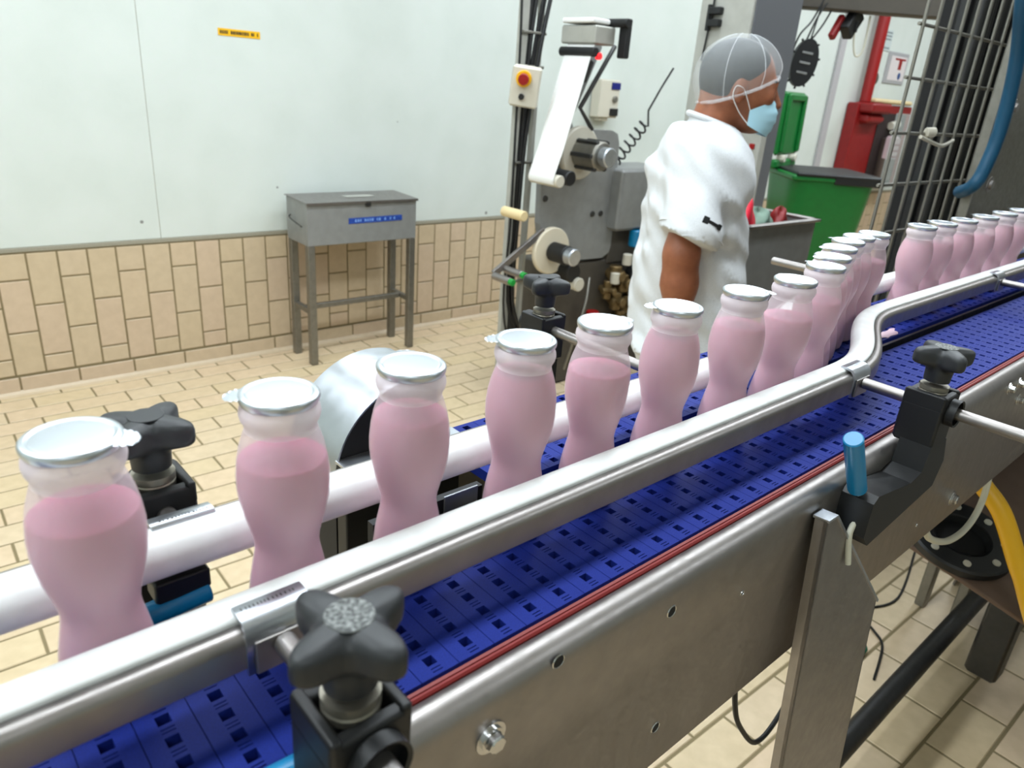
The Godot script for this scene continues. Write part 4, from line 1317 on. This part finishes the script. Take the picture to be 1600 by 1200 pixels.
	g = G(); g.rbox(V(0.35, 0.10, 0.30), V(1.7, 0.10, 0.12), 0.01, Basis(Vector3.UP, -0.72)); obj("beam", g, M.machine_dark, t)
	g = G(); g.rbox(V(0.10, 0.0, 0.06), V(0.10, 0.16, 0.06), 0.01, Basis(Vector3(0, 0, 1), -0.7)); obj("fitting", g, M.black, t)
	g = G(); g.rbox(V(0.02, -0.03, 0.02), V(0.05, 0.15, 0.04), 0.012, Basis(Vector3(0, 0, 1), -0.6)); obj("hook", g, M.red_deep, t)
	g = G(); g.tube(curve([V(0.10, 0.03, 0.08), V(0.115, -0.10, 0.09), V(0.135, -0.17, 0.11), V(0.165, -0.13, 0.13), V(0.16, 0.04, 0.13)]), 0.006, 6); obj("loop", g, M.cable_white, t)
	g = G(); g.rbox(V(0.10, -0.02, 0.09), V(0.02, 0.06, 0.02), 0.004); obj("tag", g, M.black, t)
	for e in [[-0.25, -0.02, -0.15, -0.22], [-0.20, 0.0, -0.22, -0.24], [-0.12, -0.02, -0.16, -0.20]]:
		g = G(); g.tube(curve([V(e[0] + 0.1, 0.08, 0.0), V(e[0] + 0.06, e[1], -0.02), V(e[0] - 0.02, e[2] + 0.05, -0.03), V(e[0] * 0.4 - 0.17, e[3], -0.06)]), 0.005, 6); obj("lead", g, M.cable_black, t)
	t = thing("oval_plate", "black oval plate with small studs round its edge, hanging", "plate", Vector3(3.575, 1.74, 1.52), deg_to_rad(-41.0))
	t.rotation.z = -0.12
	g = G()
	var ov := []
	for k in 32:
		var a := TAU * k / 32
		ov.append(Vector2(cos(a) * 0.070, sin(a) * 0.122))
	g.prism(ov, -0.02, 0.02, Transform3D.IDENTITY, true); obj("disc", g, M.black, t)
	for k in 10:
		var a := TAU * (k + 0.4) / 10
		g = G(); g.cyl(V(cos(a) * 0.066, sin(a) * 0.118, 0), V(cos(a) * 0.085, sin(a) * 0.135, 0), 0.006, 8); obj("stud", g, M.black, t)
	for y in [0.05, 0.0, -0.05]:
		g = G(); g.rbox(V(0.0, y, 0.022), V(0.06, 0.012, 0.006), 0.002); obj("rib", g, M.machine, t)
	g = G(); g.cyl(V(0, 0.12, 0), V(0.02, 1.74, 0), 0.004, 8); obj("hanger", g, M.black, t)


# ---------------------------------------------------------------- guarded machine at the right
func guard_machine():
	var g := G()
	var t := thing("wire_guard", "grey wire mesh guard in front of the dark machine", "guard", Vector3(1.438, 0, 3.05))
	var k := 0
	while k < 10:
		g = G(); g.cyl(V(k * 0.07, 0.9, 0), V(k * 0.07, 2.3, 0), 0.0042, 8); obj("upright_wire", g, M.steel_dull, t)
		k += 1
	for y in [0.99, 1.115, 1.237, 1.359, 1.481, 1.603, 1.715, 1.84, 1.96, 2.08, 2.2]:
		g = G(); g.cyl(V(-0.01, y, -0.006), V(0.65, y, -0.006), 0.0042, 8); obj("cross_wire", g, M.steel_dull, t)
	g = G(); g.rbox(V(0.64, 1.15, -0.02), V(0.03, 2.3, 0.03), 0.004); obj("post", g, M.steel_dull, t)
	g = G(); g.cyl(V(0.17, 1.485, 0.0), V(0.19, 1.487, 0.012), 0.012, 10); obj("clip", g, M.offwhite, t)
	g = G(); g.tube(curve([V(0.12, 1.475, 0.01), V(0.19, 1.462, 0.014), V(0.26, 1.455, 0.012), V(0.33, 1.468, 0.008)]), 0.005, 6); obj("cable_tie", g, M.offwhite, t)
	t = thing("filling_machine", "dark machine interior with grey vertical tubes behind the guard", "machine", Vector3(2.47, 0, 2.72))
	g = G(); g.rbox(V(0.20, 1.31, 0.06), V(0.92, 2.6, 0.06), 0.01); obj("body", g, M.dark, t)
	g = G(); g.rbox(V(-0.285, 1.3, 0.11), V(0.03, 2.6, 0.02), 0.003); obj("edge_post", g, M.black, t)
	for e in [[-0.235, 0.024], [-0.175, 0.013], [-0.145, 0.009], [-0.075, 0.022], [-0.02, 0.010], [0.05, 0.016], [0.10, 0.011], [0.17, 0.02], [0.24, 0.012]]:
		g = G(); g.cyl(V(e[0], 0.6, 0.14), V(e[0], 2.5, 0.14), e[1], 14); obj("tube", g, M.steel_dark, t)
	t = thing("machine_panel", "large stainless steel machine panel at the right edge", "machine", Vector3(2.2, 0, 3.12))
	g = G(); g.rbox(V(0.02, 1.75, 0), V(0.84, 1.3, 0.03), 0.006); obj("panel", g, M.steel_dull, t)
	g = G(); g.rbox(V(0.30, 0.6, -0.12), V(0.3, 1.1, 0.2), 0.006); obj("pedestal", g, M.steel_dull, t)
	for p in [[-0.305, 1.362, 0.013], [-0.30, 1.56, 0.012], [0.0, 1.40, 0.012]]:
		g = G(); g.turned([Vector2(p[2] * 1.7, 0), Vector2(p[2] * 1.6, 0.002), Vector2(p[2], 0.0025), Vector2(p[2] * 0.9, 0.009), Vector2(0, 0.01)], 18, Transform3D(Geo.toward(V(0, 0, 1)), V(p[0], p[1], 0.015))); obj("bolt", g, M.steel, t)
	g = G()
	g.tube(curve([V(1.50, 2.3, 3.15), V(1.60, 1.95, 3.155), V(1.662, 1.79, 3.16), V(1.742, 1.66, 3.16), V(1.772, 1.51, 3.16), V(1.757, 1.40, 3.155), V(1.752, 1.36, 3.14), V(1.80, 1.34, 3.10)]), 0.017, 12)
	tag(obj("blue_hose", g, M.teal), "dark blue hose curving down the edge of steel panel", "hose")
	# the machine's lower housing, and the neighbour that stands to the right of the camera and keeps the floor there in shade
	g = G(); g.rbox(V(0.0, 0.46, 0.20), V(1.4, 0.92, 0.22), 0.02); obj("lower_housing", g, M.steel_dull, get_node("filling_machine"))
	t = thing("packing_machine", "large grey machine standing right of the line, outside the picture", "machine", Vector3(2.6, 0, 4.55))
	g = G(); g.rbox(V(0, 1.05, 0), V(2.2, 2.1, 1.3), 0.03); obj("housing", g, M.machine, t)
	g = G(); g.rbox(V(-0.3, 1.3, -0.66), V(1.2, 0.9, 0.03), 0.02); obj("door", g, M.machine_dark, t)
	g = G(); g.rbox(V(0.20, 1.3, -0.69), V(0.03, 0.2, 0.03), 0.01); obj("handle", g, M.steel, t)


# ---------------------------------------------------------------- the worker
# a body as tapered bones joined by a smooth minimum on a grid, meshed as surface nets
func blend(prims: Array, lo: Vector3, hi: Vector3, cell: float, cuts: Array, wrinkle := 0.0) -> Geo:
	var nx := int((hi.x - lo.x) / cell) + 2
	var ny := int((hi.y - lo.y) / cell) + 2
	var nz := int((hi.z - lo.z) / cell) + 2
	var f := PackedFloat32Array()
	f.resize(nx * ny * nz)
	f.fill(1.0)
	for p in prims:
		var a: Vector3 = p[0]
		var b: Vector3 = p[1]
		var r0: float = p[2]
		var r1: float = p[3]
		var k: float = p[4]
		var ell: bool = p.size() > 5 and p[5] is Vector3
		var flat_end: bool = p.size() > 5 and not ell
		var reach := maxf(r0, r1) + k + cell * 2.0
		var ext := Vector3(reach, reach, reach)
		if ell: ext = (p[5] as Vector3) + Vector3(k, k, k) + Vector3.ONE * cell * 2.0
		var mn := (a.min(b) - ext - lo) / cell
		var mx := (a.max(b) + ext - lo) / cell
		var ab := b - a
		var l2 := maxf(ab.length_squared(), 1e-9)
		var dir := ab.normalized()
		for z in range(maxi(int(mn.z), 0), mini(int(mx.z) + 1, nz)):
			for y in range(maxi(int(mn.y), 0), mini(int(mx.y) + 1, ny)):
				var at := (z * ny + y) * nx
				for x in range(maxi(int(mn.x), 0), mini(int(mx.x) + 1, nx)):
					var q := lo + Vector3(x, y, z) * cell
					var d: float
					if ell:
						var e: Vector3 = p[5]
						var s := (q - a) / e
						var g := (s / e).length()
						var sl := s.length()
						d = sl * (sl - 1.0) / maxf(g, 1e-6)
					else:
						var u := clampf((q - a).dot(ab) / l2, 0.0, 1.0)
						d = (q - a - ab * u).length() - lerpf(r0, r1, u)
						if flat_end: d = maxf(d, (q - b).dot(p[6] if p.size() > 6 else dir))
					var o := f[at + x]
					var h := maxf(k - absf(o - d), 0.0) / k
					f[at + x] = minf(o, d) - h * h * k * 0.25
	var noise := FastNoiseLite.new()
	noise.seed = 5
	noise.frequency = 7.0
	noise.fractal_octaves = 2
	for z in nz:
		for y in ny:
			for x in nx:
				var i := (z * ny + y) * nx + x
				if f[i] > 0.08: continue
				var q := lo + Vector3(x, y, z) * cell
				if wrinkle > 0.0: f[i] += wrinkle * noise.get_noise_3d((q.x * 0.62 + q.y * 0.78) * 1.25, (q.y * 0.62 - q.x * 0.78) * 0.38, q.z * 0.55 + q.y * 0.2)
				for c in cuts: f[i] = maxf(f[i], (c as Plane).distance_to(q))
	# surface nets
	var id := PackedInt32Array()
	id.resize(nx * ny * nz)
	id.fill(-1)
	var pts := PackedVector3Array()
	var nrm := PackedVector3Array()
	var step := [1, nx, nx * ny]
	for z in nz - 1:
		for y in ny - 1:
			for x in nx - 1:
				var i := (z * ny + y) * nx + x
				var neg := 0
				for c in 8:
					if f[i + (c & 1) + ((c >> 1) & 1) * nx + (c >> 2) * nx * ny] < 0.0: neg += 1
				if neg == 0 or neg == 8: continue
				var sum := Vector3.ZERO
				var cnt := 0
				for c in 8:
					for ax in 3:
						if (c >> ax) & 1: continue
						var j: int = i + (c & 1) + ((c >> 1) & 1) * nx + (c >> 2) * nx * ny
						var a := f[j]
						var b := f[j + step[ax]]
						if (a < 0.0) == (b < 0.0): continue
						var o := Vector3(c & 1, (c >> 1) & 1, c >> 2)
						o[ax] += a / (a - b)
						sum += o; cnt += 1
				var w := sum / cnt
				id[i] = pts.size()
				pts.append(lo + (Vector3(x, y, z) + w) * cell)
				var gx := f[i + 1] - f[i] + f[i + 1 + nx] - f[i + nx] + f[i + 1 + nx * ny] - f[i + nx * ny]
				var gy := f[i + nx] - f[i] + f[i + nx + 1] - f[i + 1] + f[i + nx + nx * ny] - f[i + nx * ny]
				var gz := f[i + nx * ny] - f[i] + f[i + nx * ny + 1] - f[i + 1] + f[i + nx * ny + nx] - f[i + nx]
				nrm.append(Vector3(gx, gy, gz).normalized())
	var g := G()
	for z in range(1, nz - 1):
		for y in range(1, ny - 1):
			for x in range(1, nx - 1):
				var i := (z * ny + y) * nx + x
				for ax in 3:
					if (f[i] < 0.0) == (f[i + step[ax]] < 0.0): continue
					var s1: int = step[(ax + 1) % 3]
					var s2: int = step[(ax + 2) % 3]
					var a := id[i - s1 - s2]
					var b := id[i - s2]
					var c := id[i]
					var d := id[i - s1]
					if a < 0 or b < 0 or c < 0 or d < 0: continue
					g.tri(pts[a], pts[b], pts[c], nrm[a], nrm[b], nrm[c])
					g.tri(pts[a], pts[c], pts[d], nrm[a], nrm[c], nrm[d])
	return g

func worker():
	# local axes: x the way he faces, z towards the camera
	var t := thing("person", "worker in white shirt, hair net and blue mask, facing right", "person", Vector3(1.419, 0, 2.594), deg_to_rad(-41.3))
	var E := Vector3.ZERO
	var skin := []
	# trunk, neck, limbs
	skin.append([V(-0.045, 1.33, -0.09), V(-0.045, 1.33, 0.09), 0.10, 0.10, 0.05])
	skin.append([V(-0.04, 1.10, -0.05), V(-0.04, 1.10, 0.05), 0.11, 0.11, 0.08])
	skin.append([V(-0.04, 0.92, -0.07), V(-0.04, 0.92, 0.07), 0.11, 0.11, 0.08])
	skin.append([V(-0.03, 1.50, 0), V(-0.055, 1.40, 0), 0.056, 0.064, 0.04])
	var arm_r := [V(-0.10, 1.365, 0.165), V(-0.122, 1.135, 0.236), V(-0.100, 0.905, 0.228)]
	var arm_l := [V(-0.09, 1.365, -0.165), V(-0.07, 1.13, -0.236), V(0.0, 0.91, -0.215)]
	for arm in [arm_r, arm_l]:
		skin.append([arm[0], arm[1], 0.044, 0.044, 0.03])
		skin.append([arm[1], arm[1].lerp(arm[2], 0.35), 0.045, 0.046, 0.03])
		skin.append([arm[1].lerp(arm[2], 0.35), arm[2], 0.046, 0.028, 0.03])
	for s in [-1.0, 1.0]:
		skin.append([V(-0.04, 0.90, 0.09 * s), V(-0.02, 0.50, 0.10 * s), 0.085, 0.055, 0.03])
		skin.append([V(-0.02, 0.50, 0.10 * s), V(-0.05, 0.09, 0.10 * s), 0.052, 0.036, 0.03])
	var g := blend(skin, V(-0.25, 0.05, -0.32), V(0.24, 1.46, 0.32), 0.014, [])
	# head on a finer grid
	var head := []
	head.append([V(0.004, 1.592, 0), V(0.004, 1.592, 0), 0.1, 0.1, 0.02, V(0.097, 0.088, 0.076)])
	head.append([V(0.045, 1.535, 0), V(0.045, 1.535, 0), 0.07, 0.07, 0.03, V(0.066, 0.085, 0.062)])
	head.append([V(0.068, 1.475, 0), V(0.068, 1.475, 0), 0.04, 0.04, 0.03, V(0.042, 0.030, 0.040)])
	head.append([V(0.106, 1.560, 0), V(0.124, 1.520, 0), 0.010, 0.014, 0.014])
	head.append([V(0.096, 1.572, -0.034), V(0.096, 1.572, 0.034), 0.013, 0.013, 0.014])
	for s in [-1.0, 1.0]:
		head.append([V(-0.004, 1.548, 0.074 * s), V(-0.004, 1.548, 0.074 * s), 0.03, 0.03, 0.008, V(0.019, 0.032, 0.012)])
		head.append([V(0.070, 1.540, 0.040 * s), V(0.070, 1.540, 0.040 * s), 0.03, 0.03, 0.02, V(0.030, 0.026, 0.022)])
	head.append([V(-0.03, 1.54, 0), V(-0.055, 1.40, 0), 0.055, 0.064, 0.03])
	var hg := blend(head, V(-0.13, 1.42, -0.10), V(0.15, 1.70, 0.10), 0.006, [])
	g.v.append_array(hg.v); g.n.append_array(hg.n); g.t.append_array(hg.t)
	# hands: palm, four fingers and a thumb, slightly curled
	for side in [0, 1]:
		var w: Vector3 = arm_r[2] if side == 0 else arm_l[2]
		var fore: Vector3 = (w - (arm_r[1] if side == 0 else arm_l[1])).normalized()
		var fwd := Vector3(1, 0, 0)
		fwd = (fwd - fore * fwd.dot(fore)).normalized()
		var inw := fore.cross(fwd).normalized()
		if (inw.z > 0) == (side == 0): inw = -inw
		var hp := []
		var knuckle := w + fore * 0.085
		hp.append([w, w + fore * 0.04, 0.026, 0.026, 0.02])
		for j in 4:
			var off := fwd * (0.030 - j * 0.0205)
			hp.append([w + fore * 0.03 + off * 0.6, knuckle + off, 0.016, 0.0125, 0.014])
			var len_: float = [0.040, 0.046, 0.042, 0.033][j]
			var p1 := knuckle + off + (fore * 0.93 + inw * 0.36).normalized() * len_
			var p2 := p1 + (fore * 0.70 + inw * 0.71).normalized() * len_ * 0.62
			var p3 := p2 + (fore * 0.45 + inw * 0.89).normalized() * len_ * 0.5
			hp.append([knuckle + off, p1, 0.0105, 0.0095, 0.004])
			hp.append([p1, p2, 0.0095, 0.0088, 0.004])
			hp.append([p2, p3, 0.0088, 0.0078, 0.004])
		var tb := w + fore * 0.028 + fwd * 0.020
		var t1 := tb + (fore * 0.62 + fwd * 0.72 + inw * 0.3).normalized() * 0.045
		var t2 := t1 + (fore * 0.92 + fwd * 0.15 + inw * 0.36).normalized() * 0.032
		hp.append([tb, t1, 0.015, 0.012, 0.010])
		hp.append([t1, t2, 0.011, 0.009, 0.004])
		var mid := w + fore * 0.09
		var hg2 := blend(hp, mid - Vector3.ONE * 0.125, mid + Vector3.ONE * 0.125, 0.0045, [])
		g.v.append_array(hg2.v); g.n.append_array(hg2.n); g.t.append_array(hg2.t)
	obj("body", g, M.skin, t)
	for s in [-1.0, 1.0]:
		g = G(); g.lathe([Vector2(0, -0.011), Vector2(0.008, -0.008), Vector2(0.011, 0), Vector2(0.008, 0.008), Vector2(0, 0.011)], 14, Transform3D(Basis.IDENTITY, V(0.094, 1.555, 0.032 * s))); obj("eye", g, M.paper, t)
		g = G(); g.rbox(V(0.102, 1.578, 0.034 * s), V(0.012, 0.007, 0.034), 0.003, Basis(Vector3.UP, -0.5 * s)); obj("eyebrow", g, M.hair, t)
	# hair
	var hair := []
	hair.append([V(-0.002, 1.600, 0), E, 0.1, 0.1, 0.02, V(0.098, 0.083, 0.080)])
	hair[0][1] = hair[0][0]
	hair.append([V(-0.034, 1.562, 0), V(-0.034, 1.562, 0), 0.07, 0.07, 0.02, V(0.058, 0.052, 0.072)])
	g = blend(hair, V(-0.13, 1.48, -0.11), V(0.13, 1.71, 0.11), 0.006, [Plane(Vector3(0.72, -0.69, 0).normalized(), Vector3(0.72, -0.69, 0).normalized().dot(V(0.035, 1.56, 0)))])
	obj("hair", g, M.hair, t)
	# hair net: a thin pleated cap
	g = G()
	var seams := G()
	var rows := []
	for r in 17:
		var line := PackedVector3Array()
		for c in 64:
			var a := TAU * c / 64
			var front := cos(a)
			var low := lerpf(1.512, 1.592, pow(0.5 + 0.5 * front, 1.4))
			var u := r / 16.0
			var ph := u * PI * 0.5
			var rad := sin(minf(ph * 1.12, PI * 0.5))
			var y := lerpf(1.693, low, 1.0 - cos(ph)) if u < 1.0 else low
			y = lerpf(1.692, low, pow(u, 1.9))
			var puff := 1.0 + 0.018 * sin(a * 9.0 + u * 3.0) * u + 0.012 * sin(a * 23.0) * u
			if u > 0.85: puff -= (u - 0.85) * 0.55
			var e := sqrt(maxf(1.0 - pow((y - 1.585) / 0.1085, 2.0), 0.0)) if y > 1.585 else 1.0 - pow((1.585 - y) / 0.22, 2.0)
			line.append(V(0.006 + cos(a) * 0.119 * e * puff, y, sin(a) * 0.096 * e * puff))
		rows.append(line)
	g.grid(rows, true, true)
	obj("hair_net", g, M.net, t)
	for c in [3, 12, 21, 38, 55]:
		var pth := []
		for r in range(1, 17): pth.append(rows[r][c])
		seams.tube(pth, 0.0014, 6)
	var edge := []
	for c in 65: edge.append(rows[16][c % 64])
	seams.tube(edge, 0.0045, 8, false)
	obj("net_seam", seams, M.net_seam, t)
	# face mask and ear loops
	g = G()
	rows = []
	var pl := G()
	for r in 13:
		var u := r / 12.0
		var line := PackedVector3Array()
		for c in 25:
			var w := (c / 24.0 - 0.5) * 2.0
			var a := w * 1.52
			var y := lerpf(1.533, 1.436, u) + absf(w) * absf(w) * lerpf(-0.030, 0.030, u)
			var bulge := sin(PI * clampf(u * 0.9 + 0.05, 0.0, 1.0)) * 0.016 * (1.0 - w * w) + 0.0016 * sin(u * PI * 8.0) * (1.0 - w * w)
			var rx := 0.086 + bulge - absf(u - 0.35) * 0.012
			line.append(V(0.030 + cos(a) * rx, y, sin(a) * 0.0715))
		rows.append(line)
	g.grid(rows)
	obj("face_mask", g, M.mask, t)
	for s in [-1.0, 1.0]:
		g = G()
		g.tube(curve([V(0.036, 1.503, 0.0705 * s), V(0.022, 1.530, 0.075 * s), V(0.004, 1.556, 0.083 * s), V(-0.016, 1.560, 0.086 * s), V(-0.020, 1.535, 0.084 * s), V(0.0, 1.505, 0.074 * s), V(0.018, 1.485, 0.069 * s), V(0.036, 1.468, 0.0705 * s)]), 0.0012, 6)
		obj("ear_loop", g, M.paper, t)
	# shirt
	var sh := []
	sh.append([V(-0.066, 1.345, -0.10), V(-0.066, 1.345, 0.10), 0.106, 0.106, 0.05])
	sh.append([V(-0.055, 1.29, -0.09), V(-0.055, 1.29, 0.09), 0.118, 0.118, 0.08])
	sh.append([V(-0.048, 1.15, -0.07), V(-0.048, 1.15, 0.07), 0.140, 0.140, 0.10])
	sh.append([V(-0.040, 0.98, -0.07), V(-0.040, 0.98, 0.07), 0.156, 0.156, 0.10])
	sh.append([V(-0.040, 0.80, -0.08), V(-0.040, 0.80, 0.08), 0.160, 0.160, 0.08])
	sh.append([V(-0.045, 1.475, 0), V(-0.055, 1.40, 0), 0.066, 0.085, 0.05])
	sh.append([V(-0.088, 1.372, 0.13), V(-0.112, 1.172, 0.238), 0.070, 0.084, 0.03, true, Vector3(-0.33, -0.90, 0.28).normalized()])
	sh.append([V(-0.080, 1.372, -0.13), V(-0.060, 1.175, -0.232), 0.070, 0.082, 0.03, true])
	g = blend(sh, V(-0.26, 0.80, -0.36), V(0.20, 1.50, 0.36), 0.0105, [Plane(Vector3(0, -1, 0), -0.82), Plane(Vector3(0.30, 0.954, 0), Vector3(0.30, 0.954, 0).dot(V(-0.052, 1.472, 0)))], 0.022)
	var shirt := obj("shirt", g, M.cloth, t)
	# ribbed collar
	g = G()
	var cr := []
	for k in 37:
		var a := TAU * k / 36
		cr.append(V(-0.046 + cos(a) * 0.0665, 1.4655 - cos(a) * 0.019, sin(a) * 0.0665))
	g.tube(cr, 0.0075, 8, false)
	obj("collar", g, M.cloth, shirt)
	# hem seam of the near sleeve, and a small dark emblem on it
	g = G()
	var sd := Vector3(-0.33, -0.90, 0.28).normalized()
	var sx := Vector3(1, 0, 0)
	sx = (sx - sd * sx.dot(sd)).normalized()
	var sz := sx.cross(sd)
	var ring := []
	for k in 41:
		var a := TAU * k / 40
		ring.append(V(-0.112, 1.172, 0.238) - sd * 0.022 + (sx * cos(a) * 1.03 + sz * sin(a)) * 0.0865)
	g.tube(ring, 0.0022, 6, false)
	obj("hem_seam", g, M.cloth, shirt)
	g = G()
	var cen := V(-0.112, 1.172, 0.238) - sd * 0.05
	for e in [[1.50, 0.009, 0.016], [1.33, 0.004, 0.016], [1.16, 0.004, 0.016], [1.0, 0.007, 0.012]]:
		var dirv: Vector3 = sx * cos(e[0]) * 1.0 + (sz if sz.z > 0 else -sz) * sin(e[0])
		g.rbox(cen + dirv * 0.0885, V(e[2], e[1] * 2.0, 0.004), 0.001, Basis.looking_at(-dirv, -sd))
	obj("emblem", g, M.black, shirt)
	# trousers and shoes
	var tr := []
	tr.append([V(-0.04, 0.86, -0.07), V(-0.04, 0.86, 0.07), 0.15, 0.15, 0.06])
	for s in [-1.0, 1.0]:
		tr.append([V(-0.04, 0.84, 0.085 * s), V(-0.02, 0.50, 0.105 * s), 0.118, 0.088, 0.04])
		tr.append([V(-0.02, 0.50, 0.105 * s), V(-0.05, 0.06, 0.105 * s), 0.088, 0.074, 0.04, true])
	g = blend(tr, V(-0.22, 0.03, -0.24), V(0.16, 0.90, 0.24), 0.013, [Plane(Vector3(0, 1, 0), 0.88)], 0.012)
	obj("trousers", g, M.cloth, t)
	for s in [-1.0, 1.0]:
		var bt := []
		bt.append([V(-0.07, 0.05, 0.105 * s), V(0.10, 0.042, 0.115 * s), 0.050, 0.042, 0.03])
		bt.append([V(-0.06, 0.12, 0.105 * s), V(-0.06, 0.05, 0.105 * s), 0.05, 0.05, 0.03])
		g = blend(bt, V(-0.16, -0.01, 0.105 * s - 0.09), V(0.18, 0.19, 0.105 * s + 0.09), 0.012, [Plane(Vector3(0, -1, 0), -0.002)])
		obj("shoe", g, M.paper, t)
